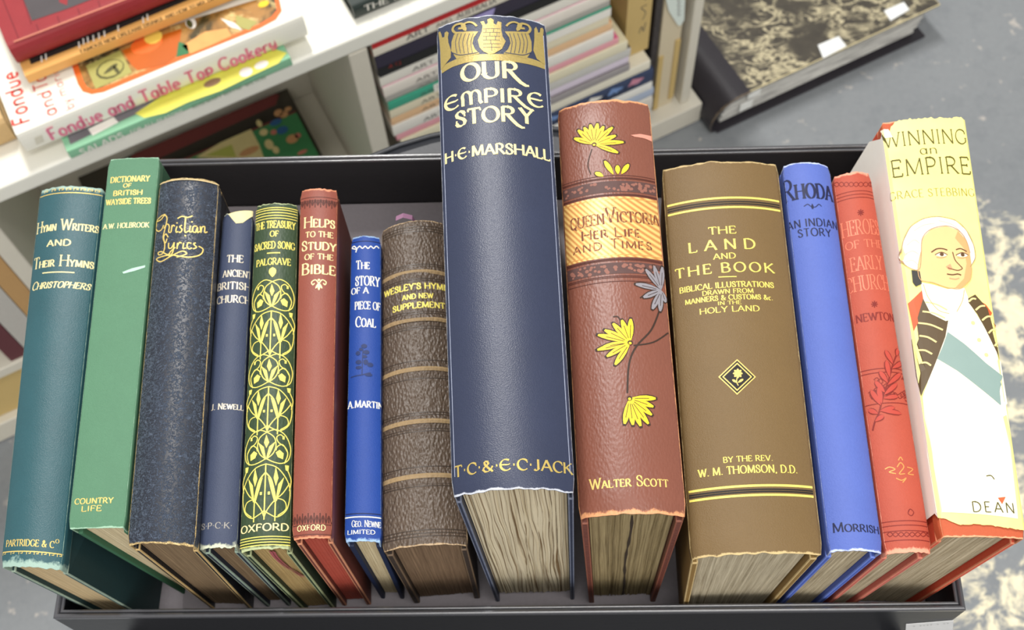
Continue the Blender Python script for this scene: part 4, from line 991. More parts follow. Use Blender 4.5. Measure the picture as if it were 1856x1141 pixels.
for off_ in (0, .06):
    cen = [P_(.30 + u * .5 + off_, .0122 * 0 - .0006 / s.Lh + .003 / s.Lh, .05 + d) for u, d in smooth_line(pts, 4)]
    vsr = []
    for c in cen: vsr += [c + Vector((-.0007, 0, .0007)), c + Vector((.0007, -.0004, -.0007))]
    rb.add(vsr, [(2 * i, 2 * i + 1, 2 * i + 3, 2 * i + 2) for i in range(len(cen) - 1)], m_rib)
rb.build('ribbon_marker', s.root, s.org)

# 6 brick red cloth
m6 = binding('brick_red_cloth', (150, 78, 62), (214, 140, 104), .008, .008, .012, .5, 'cloth', 900, .25, .1)
s = book('tall brick red cloth book with gilt capitals and red page edges', ((544, 345), (613, 345), (528, 978), (602, 975)), .132, (-.112, -.0955), .0026, m6, binding('brick_board', (128, 66, 54), (190, 120, 90), .02, .02, .05, .6), PG_RED, plain('worn_brick_cloth', (206, 140, 106), .8, 0, .15), seed=6, fray=.0009)
I = s.ink
I.text('Helps', (551, 416), (607, 413), 17, PALE, SERIF, .85, big=1.15); I.text('TO THE', (554, 432), (604, 431), 10, PALE, SERIF); I.text('Study', (547, 456), (609, 454), 16, PALE, SERIF, .88, big=1.1)
I.text('OF THE', (552, 473), (604, 471), 10, PALE, SERIF); I.text('Bible', (547, 499), (608, 497), 18, PALE, SERIF, .9, big=1.1)
for sg in (-1, 1):
    I.curve([(578, 514), (578 + sg * 6, 507), (578 + sg * 13, 511), (578 + sg * 11, 516), (578 + sg * 8, 513)], 1.8, PALE); I.leaf((578, 512), (578 + sg * 6, 523), 3, PALE)
I.leaf((578, 510), (578, 526), 4, PALE); I.dot((578, 507), 2, PALE)


for y0, sg in ((361, -1), (948, 1)):
    Y0 = s.inv(570, y0)[1]; n = 7; hh = .0036 * (1 if sg > 0 else -1)
    for k in range(n):
        xa, xb = X0(-1 + 2 * k / n), X0(-1 + 2 * (k + 1) / n)
    for k in range(n):
        T_ = s.T / 2; xa = T_ * (-1 + 2 * k / n); xb = T_ * (-1 + 2 * (k + 1) / n); xm = (xa + xb) / 2
        I.ribbon_xy(smooth_line([(xa, Y0), (xa + (xm - xa) * .6, Y0 + hh * .7), (xm, Y0 + hh), (xb - (xb - xm) * .6, Y0 + hh * .7), (xb, Y0)], 4), .00035, DARK)
        I.ribbon_xy([(xm, Y0 + hh * .1), (xm, Y0 + hh * .8)], .0006, DARK); I.ribbon_xy([(xa, Y0), (xa, Y0 + hh * 1.35)], .0005, DARK)
for y in (357, 363, 366, 950, 968): line(s, (572, y), 1.1, DARK)
I.text('OXFORD', (539, 963), (590, 961), 10, PALE, SANS)
finish(s)

# 7 royal blue cloth
m7 = binding('royal_blue_cloth', (28, 72, 160), (150, 180, 214), .012, .006, .006, .55, 'cloth', 900, .25, .1)
s = book('small royal blue cloth book with white capitals', ((636, 430), (691, 430), (623, 982), (692, 982)), .114, (-.091, -.0775), .0024, m7, plain('dark_blue_board', (24, 36, 66), .6, 0, .15), PG_CREAM, seed=7, fray=.0006)
I = s.ink; WH = plain('white_lettering', (240, 238, 222), .5)
I.text('The', (634, 487), (670, 486), 14, WH, SERIF, .85, big=1.1); I.text('STORY', (628, 517), (688, 516), 17, WH, SERIF, mid=517); I.text('OF A', (637, 533), (668, 533), 11, WH, SERIF); I.text('PIECE OF', (624, 560), (689, 558), 14, WH, SERIF, mid=560)
I.text('Coal', (631, 593), (681, 592), 17, WH, SERIF, .88, big=1.1, mid=592); I.text('A.Martin', (631, 739), (692, 739), 13, WH, SERIF, .88, mid=738)
I.text('Geo. Newnes', (622, 955), (692, 955), 12, WH, dict(SERIF, tk=.13, tn=.05), .85, mid=954); I.text('LIMITED', (630, 967), (680, 967), 7.5, WH, SERIF, mid=967)
I.curve([(632 + k * 5, 447 + (3 if k % 2 else -1)) for k in range(12)], 1.8, WH); line(s, (655, 936), 1.8, WH); line(s, (655, 930), 1.4, INK); line(s, (655, 437), 1.2, INK)
PL = plain('navy_plant_print', (26, 44, 92), .6)
I.curve([(636, 684), (645, 681), (656, 679), (668, 676), (672, 676)], 2, PL); I.curve([(656, 680), (657, 655), (658, 632)], 1.5, PL)
for x, y, rx, ry in ((660, 627, 5, 4), (664, 638, 5, 4), (649, 640, 4, 4), (661, 646, 4, 3), (650, 656, 5, 4), (663, 656, 4, 5), (671, 661, 5, 4), (650, 666, 5, 3), (668, 679, 6, 3), (654, 633, 3, 3)): I.dot((x, y), rx, PL, 1, ry)
finish(s)

# 8 brown leather with raised bands
m8 = binding('brown_grained_leather', (96, 80, 66), (176, 150, 116), .005, .005, .010, .40, 'leather', 900, .9, .16, 0, .5)
q8 = ((691, 418), (806, 404), (692, 1000), (850, 988))
tmp = Spine(q8, .107, .0070, bl=-.073, br=-.036)
vb8 = [vat(tmp, 752, y) for y in (494, 580, 670, 765, 864)]
bump8 = lambda v: sum(.0016 * math.exp(-((v - b_) * tmp.Lh / .0016) ** 2) for b_ in vb8)
s = book('brown grained leather book with raised bands across the spine', q8, .107, (-.073, -.036), .0070, m8, binding('brown_leather_board', (64, 52, 44), (120, 98, 74), .004, .004, 0, .5, 'leather', 600, .5), PG_DARK, plain('worn_brown_leather', (110, 90, 70), .6, 0, .2), bump=bump8, seed=8, fray=.0006, board_t=.0032)
I = s.ink; RUB = binding('rubbed_band_leather', (176, 148, 108), (96, 78, 62), .4, .4, .4, .5, 'leather', 700, .4, .2); FIL = plain('blind_tooled_line', (58, 48, 40), .4)
for b_ in vb8:
    e = .0011 / s.Lh; band(s, b_ - e, b_ + e, RUB, -.98, .98)
    for d_ in (.0036, .0048, -.0036, -.0048): band(s, b_ + d_ / s.Lh - .0002 / s.Lh, b_ + d_ / s.Lh + .0002 / s.Lh, FIL, -.98, .98)
for d_ in (.004, .0055, .007): band(s, d_ / s.Lh - .0002 / s.Lh, d_ / s.Lh + .0002 / s.Lh, FIL); band(s, 1 - d_ / s.Lh - .0002 / s.Lh, 1 - d_ / s.Lh + .0002 / s.Lh, FIL)
I.text("WESLEY'S HYMNS", (697, 536), (822, 523), 11, BRIGHT, BOLD, mid=523.5); I.text('AND NEW', (729, 541), (785, 538), 9, BRIGHT, BOLD, mid=540.5); I.text('SUPPLEMENT', (712, 561), (806, 554), 10.5, BRIGHT, BOLD, mid=557.5)
finish(s)
rb = Buf(); m_pur = plain('mauve_ribbon', (140, 100, 126), .6, 0, .15)
path = [(.22, 1.0, .06), (.20, 1.012, .02), (.24, 1.026, -.03), (.36, 1.030, -.04), (.5, 1.026, -.02), (.56, 1.012, .03), (.58, .998, .08)]
cen = [s.P(*p) for p in path]; vsr = []
for c in cen: vsr += [c + Vector((0, -.0016, .0004)), c + Vector((0, .0016, -.0004))]
rb.add(vsr, [(2 * i, 2 * i + 1, 2 * i + 3, 2 * i + 2) for i in range(len(cen) - 1)], m_pur); rb.build('ribbon_marker', s.root, s.org)

# 9 tall navy cloth
NAVY = (48, 56, 82)
m9 = binding('navy_cloth', NAVY, (190, 194, 204), .004, .003, .005, .38, 'cloth', 900, .25, .14, .26, .5)
wr9 = plain('worn_navy_edge', (110, 116, 134), .7, 0, .4, 0, 300)
s = book('tallest book, navy cloth with gilt crest and rough cream leaves', ((790, 50), (991, 44), (818, 900), (1044, 893)), .188, (-.0285, .0150), .0086, m9, binding('navy_board', (48, 56, 80), (170, 174, 184), .03, .03, .0, .5), PG_OLD, wr9, seed=9, fray=.0012, ripple=.0013, nsheets=84, clump=.0007, square=.004)
I = s.ink
I.text('OUρ', (836, 149), (946, 145), 30, PALE, UNC); I.text('εμPIρε', (806, 202), (986, 199), 25, PALE, UNC); I.text('STOρY', (826, 231), (968, 227), 27, PALE, UNC)
I.text('H·ε·MARSHALL', (807, 299), (997, 291), 19, PALE, UNC); I.text('T·C·&·ε·C·JACK', (824, 867), (1038, 859), 20, DULL, UNC)
def cr(pts): return [(660 + x * .2279, y * .2279) for x, y in pts]
GC = gilt('crest_gilt', (168, 148, 88), .42, .35); NV = plain('navy_detail', NAVY, .5)
I.poly(cr([(612, 545), (618, 585), (700, 535), (800, 502), (900, 486), (1010, 480), (1110, 484), (1200, 494), (1320, 515), (1438, 552), (1440, 510), (1340, 470), (1200, 440), (1010, 430), (850, 440), (740, 468), (660, 505)]), GC)
I.poly(cr([(592, 262), (605, 250), (616, 272), (622, 300), (640, 296), (642, 262), (658, 250), (674, 262), (668, 300), (672, 340), (692, 400), (690, 460), (612, 560), (608, 420), (600, 320)]), GC, 1)
I.poly(cr([(1352, 230), (1366, 215), (1378, 240), (1382, 262), (1396, 258), (1400, 226), (1416, 222), (1426, 240), (1422, 290), (1430, 400), (1440, 520), (1372, 470), (1344, 400), (1352, 320)]), GC, 1)
sail = [(716, 276), (760, 256), (908, 252), (872, 300), (862, 345), (882, 392), (918, 428), (820, 446), (736, 470), (694, 405), (696, 335)]
for f in (lambda p: p, lambda p: [(2026 - x, y) for x, y in p]):
    I.poly(cr(f(sail)), GC, 1)
    I.curve(cr(f([(770, 262), (726, 262), (706, 236), (724, 204), (770, 190), (800, 206), (778, 226), (750, 228)])), 4.2, GC, 2); I.curve(cr(f([(786, 196), (830, 178), (870, 186), (896, 210)])), 3.4, GC, 2)
    I.leaf(*cr(f([(770, 180), (812, 250)])), 7, GC, 2)
    for x in (736, 764, 794, 828, 858): I.curve(cr(f([(x + 12, 268), (x - 8, 340), (x + 4, 425)])), .9, NV, 3)
    I.curve(cr(f([(700, 420), (760, 440), (830, 432), (905, 420)])), 1.4, NV, 3)
I.poly(cr([(905, 322), (938, 250), (942, 205), (924, 176), (952, 170), (966, 200), (984, 186), (980, 158), (1006, 146), (1030, 160), (1030, 188), (1050, 200), (1062, 172), (1092, 180), (1090, 240), (1100, 292), (1126, 330), (1096, 390), (1040, 424), (1000, 434), (950, 412), (920, 380)]), GC, 2)
for y in (232, 262, 292, 322, 352, 380): I.ribbon(cr([(946, y), (1082, y)]), .8, NV, 3)
for x, y in ((970, 232), (1030, 232), (1000, 262), (1056, 262), (972, 292), (1044, 292), (1008, 322), (1014, 352), (1014, 380)): I.ribbon(cr([(x, y), (x, y + 28)]), .8, NV, 3)
for a_ in (-.93, .93): I.ribbon_xy([(a_ * s.T / 2, s.Lh * k / 30) for k in range(1, 30)], .00035, plain('joint_wear', (150, 156, 176), .6, 0, .3, 0, 500))
finish(s)

# 10 red brown leather with yellow flowers
m10 = binding('red_brown_leather', (136, 80, 62), (214, 150, 104), .010, .008, .012, .42, 'leather', 1000, .2, .1, 0, .5)
wr10 = plain('worn_red_brown_leather', (140, 84, 66), .6, 0, .25)
s = book('red brown leather book with yellow flowers and a gilt title band', ((1009, 200), (1178, 188), (1048, 940), (1246, 935)), .159, (.0220, .0585), .0066, m10, binding('red_brown_board', (124, 70, 58), (190, 130, 100), .02, .02, 0, .5, 'leather', 600, .4), PG_OLIVE, wr10, seed=10, fray=.0009, ripple=.0004, nsheets=60, clump=.0008, square=.0035, board_t=.0034)
I = s.ink
v1, v0 = vat(s, 1100, 357), vat(s, 1115, 466)
def hatch_material():
    m, nt, bb = nodes_of('hatched_gilt_band'); co = N(nt, 'ShaderNodeTexCoord').outputs['Object']
    wv = N(nt, 'ShaderNodeTexWave', wave_type='BANDS', bands_direction='DIAGONAL'); wv.inputs['Scale'].default_value = 190; L(nt, co, wv.inputs['Vector'])
    L(nt, mix_(nt, wv.outputs['Fac'], sr((196, 132, 70)), sr((244, 204, 124))), bb.inputs['Base Color']); bb.inputs['Roughness'].default_value = .45; bb.inputs['Metallic'].default_value = .25
    return m
band(s, v0, v1, hatch_material(), -.97, .97)
for v in (v0 - .004, v1 + .004, v0 + .006, v1 - .006): band(s, v - .0012, v + .0012, DARK if v in (v0 - .004, v1 + .004) else plain('gilt_rule', (220, 160, 90), .4, .3), -.97, .97, 1)
BR = plain('brown_title_ink', (112, 60, 38), .55); QV = dict(SERIF, tk=.2, tn=.08)
I.text('Queen', (1034, 416), (1096, 408), 21, BR, QV, .95, mid=411); I.text('Victoria', (1098, 407), (1194, 404), 20, BR, QV, .95, big=1.35, mid=403)
I.text('Her Life', (1054, 438), (1162, 430), 16, BR, dict(SANS, tk=.2, tn=.15), .85, big=1.1); I.text('and Times', (1039, 464), (1182, 453), 16, BR, SANS, .85, big=1.1)
FL = plain('dark_floral_band', (84, 58, 54), .6, 0, .2); FLP = plain('floral_dots', (140, 92, 78), .6)
for ya, yb in ((328, 348), (476, 496)):
    va, vb_ = vat(s, 1110, yb), vat(s, 1110, ya); band(s, va, vb_, FL, -.97, .97)
    rr = random.Random(int(ya))
    for k in range(52):
        X = s.T / 2 * rr.uniform(-.94, .94); Y = (va + (vb_ - va) * rr.uniform(.15, .85)) * s.Lh; r_ = rr.uniform(.0005, .0011)
        I.poly_xy([(X + r_ * math.cos(t), Y + r_ * math.sin(t)) for t in (0, 1.05, 2.1, 3.14, 4.19, 5.24)], FLP, 1)
    for v in (va - .006, vb_ + .006): band(s, v - .001, v + .001, DARK, -.97, .97)
for y in (318, 322, 503, 510): line(s, (1110, y), 1.2, DARK, 0, -.97, .97)
YEL = plain('yellow_petal_print', (238, 200, 44), .5, 0, .12, 0, 900); OUT = plain('petal_outline', (52, 34, 24), .6); SLV = plain('silver_petal_print', (150, 146, 152), .45, .3, .15, 0, 900)
def bloom(c, tips, mat, w=9, mid=True):
    for t in tips: I.leaf(c, (c[0] + (t[0] - c[0]) * 1.07, c[1] + (t[1] - c[1]) * 1.07), w + 3.2, OUT, 1, .35)
    for t in tips: I.leaf(c, t, w, mat, 2, .35)
    for t in tips: I.ribbon([(c[0] + (t[0] - c[0]) * .2, c[1] + (t[1] - c[1]) * .2), (c[0] + (t[0] - c[0]) * .75, c[1] + (t[1] - c[1]) * .75)], .9, OUT, 3)
    if mid: I.dot(c, 4, OUT, 3); I.dot((c[0], c[1] + 1), 2.2, mat, 4)
I.curve([(1073, 270), (1067, 290), (1066, 302), (1071, 316)], 1.8, OUT)
bloom((1077, 262), [(1041, 251), (1048, 236), (1059, 231), (1070, 226), (1083, 224), (1094, 229), (1110, 231), (1116, 246), (1130, 258), (1120, 277)], YEL)
for c, t in (((1112, 317), (1096, 292)), ((1120, 316), (1119, 300)), ((1126, 316), (1139, 298)), ((1094, 320), (1079, 313))):
    I.leaf(c, (c[0] + (t[0] - c[0]) * 1.1, c[1] + (t[1] - c[1]) * 1.1), 11, OUT, 1, .35); I.leaf(c, t, 8, YEL, 2, .35)
I.curve([(1195, 563), (1180, 598), (1153, 628), (1140, 660), (1137, 712)], 2.8, OUT); I.curve([(1211, 603), (1184, 620), (1148, 626)], 2.4, OUT); I.curve([(1160, 540), (1172, 532), (1182, 532)], 2.2, OUT)
bloom((1198, 526), [(1170, 488), (1185, 482), (1200, 484), (1152, 515), (1166, 539), (1182, 560), (1196, 564), (1206, 548)], SLV, 9, False)
bloom((1142, 621), [(1084, 607), (1083, 634), (1096, 598), (1111, 586), (1127, 580), (1143, 578), (1100, 646), (1115, 661), (1094, 628)], YEL)
I.curve([(1111, 574), (1120, 574), (1126, 584)], 2, OUT, 1)
bloom((1141, 722), [(1188, 722), (1184, 737), (1181, 752), (1175, 768), (1161, 772), (1147, 770), (1132, 768)], YEL)
I.text('Walter Scott', (1069, 883), (1212, 888), 17, GOLD, SERIF, .8, big=1.15)
I.poly([(1143, 245), (1160, 243), (1180, 247), (1183, 256), (1168, 251), (1150, 248)], plain('pale_scrape', (206, 140, 122), .7), 1)
finish(s)

cl_ = Buf(); cen = [s.P(.50 + .012 * math.sin(d * 9), .0034 / s.Lh * .97, d) for d in [.05 + .92 * k / 14 for k in range(15)]]  # dark strip laid over the leaves, painted shade of the central cleft
cl_.add([c + Vector((sx_ * w_, -.00025, 0)) for c, w_ in zip(cen, [.0003 + .0005 * math.sin(k * 1.9) ** 2 for k in range(15)]) for sx_ in (-1, 1)], [(2 * i, 2 * i + 1, 2 * i + 3, 2 * i + 2) for i in range(14)], plain('gap_shade', (52, 40, 28), .9))
cl_.build('split_shade_strip', s.root, s.org)

# 11 broad olive brown cloth
m11 = binding('olive_brown_cloth', (124, 98, 58), (196, 172, 122), .006, .005, .008, .55, 'cloth', 800, .35, .08)
wr11 = plain('frayed_olive_cloth', (196, 170, 120), .8, 0, .3)
s = book('broad olive brown cloth book with gilt lettering and a small diamond ornament', ((1198, 308), (1410, 299), (1250, 1013), (1493, 1004)), .13, (.0700, .1140), .0066, m11, plain('olive_board', (138, 108, 58), .6, 0, .12, .2, 500), PG_GREY, wr11, seed=11, fray=.0013, nsheets=60, clump=.0006, square=.004, board_t=.0034)
I = s.ink; GL = BRIGHT
I.text('THE', (1284, 425), (1335, 423), 13, GL, SERIF); I.text('L A N D', (1248, 457), (1370, 453), 18, GL, SERIF); I.text('AND', (1293, 470), (1334, 468), 10, GL, SERIF); I.text('THE BOOK', (1224, 503), (1404, 498), 17, GL, dict(SERIF, sp=.22))
I.ribbon([(1302, 502), (1335, 501)], 1.6, GL)
I.text('BIBLICAL ILLUSTRATIONS', (1232, 530), (1403, 524), 10, GL, SERIF, mid=520.5); I.text('DRAWN FROM', (1273, 534), (1366, 531), 8, GL, SERIF, mid=531.5); I.text('MANNERS & CUSTOMS &c.', (1242, 551), (1401, 546), 9, GL, SERIF, mid=543); I.text('IN THE', (1301, 553), (1344, 551), 6.5, GL, SERIF, mid=551.5); I.text('HOLY LAND', (1268, 567), (1377, 563), 10, GL, SERIF, mid=564.5)
for (x, y) in ((1302, 359), (1304, 376), (1355, 880), (1358, 897)): line(s, (x, y), 3.6, BRIGHT, 0, -.95, .95)
for (x, y) in ((1303, 366), (1303, 370), (1357, 887), (1357, 891)): line(s, (x, y), 2.4, BLACKINK, 0, -.95, .95)
d4 = lambda r_: [(1336, 683 - r_ * .95), (1336 + r_, 683), (1336, 683 + r_ * .95), (1336 - r_, 683)]
I.poly(d4(34), GOLD, 1); I.poly(d4(31), BLACKINK, 2); I.poly(d4(27), GOLD, 3); I.poly(d4(24), BLACKINK, 4)
for k in range(8): I.leaf((1337, 677), (1337 + 9 * math.cos(k * .785), 677 + 9 * math.sin(k * .785)), 4, GOLD, 5)
I.curve([(1336, 684), (1335, 692), (1338, 699)], 1.4, GOLD, 5); I.leaf((1336, 694), (1327, 688), 4, GOLD, 5); I.leaf((1337, 694), (1347, 687), 4, GOLD, 5)
I.text('BY THE REV.', (1311, 838), (1401, 835), 10, GL, SERIF); I.text('W. M. THOMSON, D.D.', (1266, 863), (1446, 860), 14, GL, SERIF)
finish(s)

# 12 bright blue cloth
m12 = binding('cornflower_blue_cloth', (92, 114, 196), (190, 202, 236), .006, .005, .004, .6, 'cloth', 800, .35, .08)
s = book('cornflower blue cloth book with navy lettering, between the olive book and the red one', ((1417, 300), (1504, 301), (1502, 1000), (1602, 1002)), .13, (.1165, .1370), .0042, m12, plain('blue_board', (72, 94, 176), .6, 0, .1, .2, 600), PG_GREY2, plain('rubbed_blue_cloth', (110, 134, 214), .7, 0, .2), seed=12, fray=.0006)
I = s.ink
I.text('Rhoda', (1424, 364), (1509, 364), 28, INK, dict(SERIF, tk=.2, tn=.07), .95, big=1.35, mid=359); I.text('AN INDIAN', (1430, 415), (1519, 415), 14, INK, dict(SANS, tk=.16, tn=.1), mid=409.5); I.text('STORY', (1447, 431), (1507, 430), 14, INK, dict(SANS, tk=.16, tn=.1))
I.curve([(1457, 374), (1464, 370), (1470, 374), (1478, 375), (1484, 370), (1489, 374)], 1.5, INK); I.leaf((1472, 369), (1473, 379), 4, INK, 1)
I.text('Morrish', (1510, 967), (1593, 966), 15, INK, SERIF, .88, big=1.15)
finish(s)

# 13 red cloth
m13 = binding('orange_red_cloth', (194, 86, 64), (236, 156, 128), .012, .010, .010, .6, 'cloth', 800, .3, .1, .2)
s = book('orange red cloth book with a dark leaf spray, beside the yellow jacketed book', ((1509, 320), (1578, 314), (1604, 1003), (1691, 1003)), .13, (.1395, .1520), .0034, m13, plain('red_pink_board', (190, 96, 84), .6, 0, .12), PG_GREY2, plain('rubbed_red_cloth', (214, 130, 108), .7, 0, .2), seed=13, fray=.0008)
I = s.ink; DR = plain('dark_red_ink', (120, 32, 26), .6); FA = gilt('faded_rose_gilt', (222, 120, 92), .5, .1)
def star(x, y, r_=6):
    for k in range(4): I.ribbon([(x - r_ * math.cos(k * .785), y - r_ * math.sin(k * .785)), (x + r_ * math.cos(k * .785), y + r_ * math.sin(k * .785))], 1.8, DR)
star(1560, 385); star(1585, 551)
TALL = dict(SERIF, tk=.11, tn=.05)
I.text('HEROES', (1527, 431), (1596, 428), 27, FA, TALL); I.text('OF THE', (1533, 455), (1599, 454), 14, FA, TALL); I.text('EARLY', (1543, 493), (1600, 490), 25, FA, TALL); I.text('CHURCH', (1538, 533), (1612, 530), 27, FA, TALL)
I.text('NEWTON', (1552, 586), (1630, 585), 14, DR, SERIF)
for y in (346, 352, 358): line(s, (1550, y), 1.2, DR)
for y in (943, 951, 961, 978): line(s, (1640, y), 1.2, DR)
for xa, xb, y in ((1512, 1582, 334), (1608, 1688, 968)):
    for k in range(8):
        x = xa + (xb - xa) * (k + .5) / 8; I.curve([(x - 5, y), (x, y - 4), (x + 5, y), (x, y + 4), (x - 5, y)], 1.1, DR)
for y in (667, 674, 730): line(s, (1605, y), 1.4, DR)
for k in range(22):
    rr = random.Random(k); x, y = 1566 + rr.uniform(0, 75) , 684 + rr.uniform(0, 40); I.curve([(x, y), (x + 6, y - 4), (x + 10, y + 2), (x + 5, y + 5), (x + 2, y + 1)], 1.2, DR)
stem = [(1582, 780), (1586, 764), (1594, 745), (1600, 720), (1610, 690), (1618, 660), (1626, 640)]
I.curve(stem, 2.2, DR, 1); LF = plain('leaf_fill', (178, 66, 52), .6)
for p0, p1 in (((1586, 764), (1602, 752)), ((1592, 750), (1574, 742)), ((1594, 745), (1622, 738)), ((1594, 744), (1634, 750)), ((1597, 735), (1578, 706)), ((1598, 732), (1592, 700)), ((1600, 722), (1628, 718)), ((1602, 716), (1626, 694)), ((1604, 712), (1586, 690)), ((1608, 698), (1632, 676)), ((1609, 694), (1594, 672)), ((1612, 684), (1606, 652)), ((1616, 668), (1636, 656)), ((1618, 660), (1604, 634)), ((1624, 645), (1627, 632))):
    I.leaf(p0, p1, 10, DR, 2); I.leaf(p0, p1, 7, LF, 3)
GO = gilt('orange_gilt', (232, 150, 84), .45, .2)
for pts in ([(1604, 850), (1612, 846), (1622, 850), (1612, 855), (1624, 858)], [(1626, 846), (1632, 838), (1638, 846), (1630, 858), (1640, 858)], [(1644, 846), (1654, 850), (1646, 858), (1656, 860)], [(1624, 866), (1634, 870), (1642, 866), (1636, 874)], [(1628, 834), (1632, 828), (1636, 834)]): I.curve(pts, 1.6, GO)
I.curve([(1648, 924), (1646, 930), (1652, 934), (1656, 928), (1650, 922), (1646, 926)], 1.1, DR)
finish(s)

# 14 yellow paper jacket with a portrait over orange red cloth
m14 = binding('orange_cloth', (206, 96, 56), (226, 160, 120), .004, .004, .004, .65, 'cloth', 800, .3, .1)
m14b = plain('orange_red_board', (204, 78, 52), .6, 0, .1, .2, 600); wr14 = plain('rubbed_orange_cloth', (214, 130, 96), .7, 0, .2)
s = book('yellow paper jacketed book with a painted officer, last on the right', ((1597, 222), (1748, 214), (1706, 972), (1860, 976)), .138, (.1585, .1920, .1655, .1990), .0020, m14, m14b, PG_GREY2, wr14, seed=14, fray=.0006, nsheets=60, clump=.0006, square=.004)
finish(s)
jb_ = Buf(); JY = None
def jacket_material():
    m, nt, bb = nodes_of('yellow_jacket_paper'); co = N(nt, 'ShaderNodeTexCoord'); uv = N(nt, 'ShaderNodeSeparateXYZ'); L(nt, co.outputs['UV'], uv.inputs[0])
    f = noise(nt, co.outputs['Object'], 30, 4, .6)
    k = mix_(nt, f, sr((250, 236, 120)), sr((252, 244, 160)))
    L(nt, k, bb.inputs['Base Color']); bb.inputs['Roughness'].default_value = .5
    return m
JY = jacket_material(); JW = plain('cream_jacket_paper', (255, 250, 240), .5, 0, .03)
class Jacket:
    def __init__(s_, sp): s_.sp = sp; s_.seg = .004; s_.k = sp.k; s_.T = sp.T; s_.Lh = sp.Lh
    def inv(s_, x, y): return s_.sp.inv(x, y)
    def pos(s_, X, Y, off=0): return s_.sp.pos(X, Y, .0006 + off)
J = Jacket(s); JI = Ink(J, jb_)
rj = random.Random(4)
na = 40; lo_px = [(1698, 938), (1712, 940), (1722, 947), (1732, 951), (1760, 950), (1790, 952), (1820, 956), (1858, 962)]
def lo_at(a):
    u = (a + 1) / 2; x = 1700 + 158 * u
    for (xa, ya), (xb, yb) in zip(lo_px, lo_px[1:]):
        if xa <= x <= xb: return ya + (yb - ya) * (x - xa) / (xb - xa)
    return lo_px[0][1] if x < lo_px[0][0] else lo_px[-1][1]
rows, uvs = [], []
As = [-1.012 + 2.03 * i / na for i in range(na + 1)]
los = [vat(s, 1702 + 155 * (a + 1) / 2, lo_at(a)) + rj.uniform(-.001, .001) for a in As]
his = [(.972 if a < -.82 else .985 if a < -.74 else .998) + rj.uniform(-.0035, .003) for a in As]
for j in range(31):
    rows.append([J.pos(a * s.T / 2, (los[i] + (his[i] - los[i]) * j / 30) * s.Lh) for i, a in enumerate(As)]); uvs.append([((a + 1) / 2, j / 30) for a in As])
jb_.grid(rows, JY, uvs)
# jacket side over the left board
side = []
for j in range(13):
    vt = lambda d: .052 + ((.955 + .043 * min(1, d / .12)) - .052) * j / 12
    out_ = Vector((-.0007, 0, 0))
    side.append([rows[min(30, max(0, round(j * 2.5)))][0]] + [s.P(0, vt(d), d) + out_ for d in (.02, .06, .12, .2, .45, .75, .985)])
jb_.grid(side, JW)
GRN = plain('olive_black_print', (84, 78, 20), .6); YG = plain('olive_yellow_print', (140, 126, 34), .6)
DECO = dict(tk=.11, tn=.05, nib=70, sf=.06, sp=.08)
JI.text('WINNING', (1604, 269), (1752, 265), 26, GRN, DECO); JI.text('an', (1667, 281), (1699, 280), 17, GRN, THIN); JI.text('EMPIRE', (1616, 319), (1760, 321), 30, GRN, dict(DECO, sp=.1)); JI.text('GRACE STEBBING', (1616, 361), (1766, 363), 14, YG, THIN)
def c6(pts): return [(1500 + x * .333, 180 + y * .333) for x, y in pts]
def c7(pts): return [(1500 + x * .3857, 520 + y * .3857) for x, y in pts]
M = lambda n_, c_: plain(n_, c_, .5, 0, .04, 0, 120)
wig, skin, skin2, blush, line_, wht, red_, lap, sash, gold_, blk_ = M('wig_print', (232, 220, 208)), M('skin_print', (228, 188, 130)), M('skin_tone_print', (206, 158, 104)), M('rose_print', (226, 150, 110)), M('brown_line_print', (92, 62, 34)), M('white_cloth_print', (246, 240, 212)), M('red_coat_print', (206, 84, 40)), M('brown_lapel_print', (84, 66, 40)), M('blue_grey_sash_print', (132, 154, 148)), M('gold_braid_print', (230, 210, 140)), M('black_bow_print', (40, 38, 34))
JI.poly(c7([(380, 80), (445, 16), (480, 62), (430, 160), (404, 210)]), red_, 1); JI.poly(c7([(700, 60), (740, 85), (796, 160), (806, 210), (760, 150)]), red_, 1)
JI.poly(c7([(560, 95), (655, 66), (740, 200), (830, 350), (858, 560), (880, 800), (890, 1090), (520, 1060), (478, 800), (446, 520), (500, 360), (552, 230)]), wht, 1)
JI.poly(c7([(448, 56), (576, 98), (552, 235), (506, 360), (443, 514), (424, 420), (402, 250), (424, 140)]), lap, 2); JI.poly(c7([(648, 62), (690, 38), (748, 104), (798, 220), (828, 345), (848, 450), (806, 330), (740, 205), (700, 130)]), lap, 2)
for a_, b_ in (((458, 74), (560, 112)), ((445, 118), (550, 150)), ((425, 172), (540, 205)), ((430, 232), (510, 262)), ((425, 300), (490, 318)), ((440, 360), (485, 372)), ((660, 72), (694, 60)), ((692, 112), (736, 92)), ((722, 160), (768, 142)), ((752, 220), (786, 205)), ((780, 280), (806, 268))):
    JI.curve(c7([a_, ((a_[0] + b_[0]) / 2, (a_[1] + b_[1]) / 2 - 8), b_]), 3.0, gold_, 3)
JI.poly(c7([(562, 214), (640, 270), (740, 360), (846, 440), (834, 500), (808, 558), (700, 468), (610, 398), (514, 340), (540, 280)]), sash, 3)
for x, y in ((680, 172), (708, 252), (742, 322)): JI.dot(c7([(x, y)])[0], 3.4, gold_, 4)
JI.poly(c6([(505, 1000), (560, 1010), (650, 1036), (740, 1030), (760, 1080), (770, 1180), (640, 1210), (560, 1170), (520, 1090)]), wht, 3)
JI.curve(c6([(520, 1010), (545, 1080), (600, 1150), (660, 1170)]), 1.2, skin2, 4); JI.curve(c6([(740, 1040), (730, 1100), (700, 1160)]), 1.2, skin2, 4)
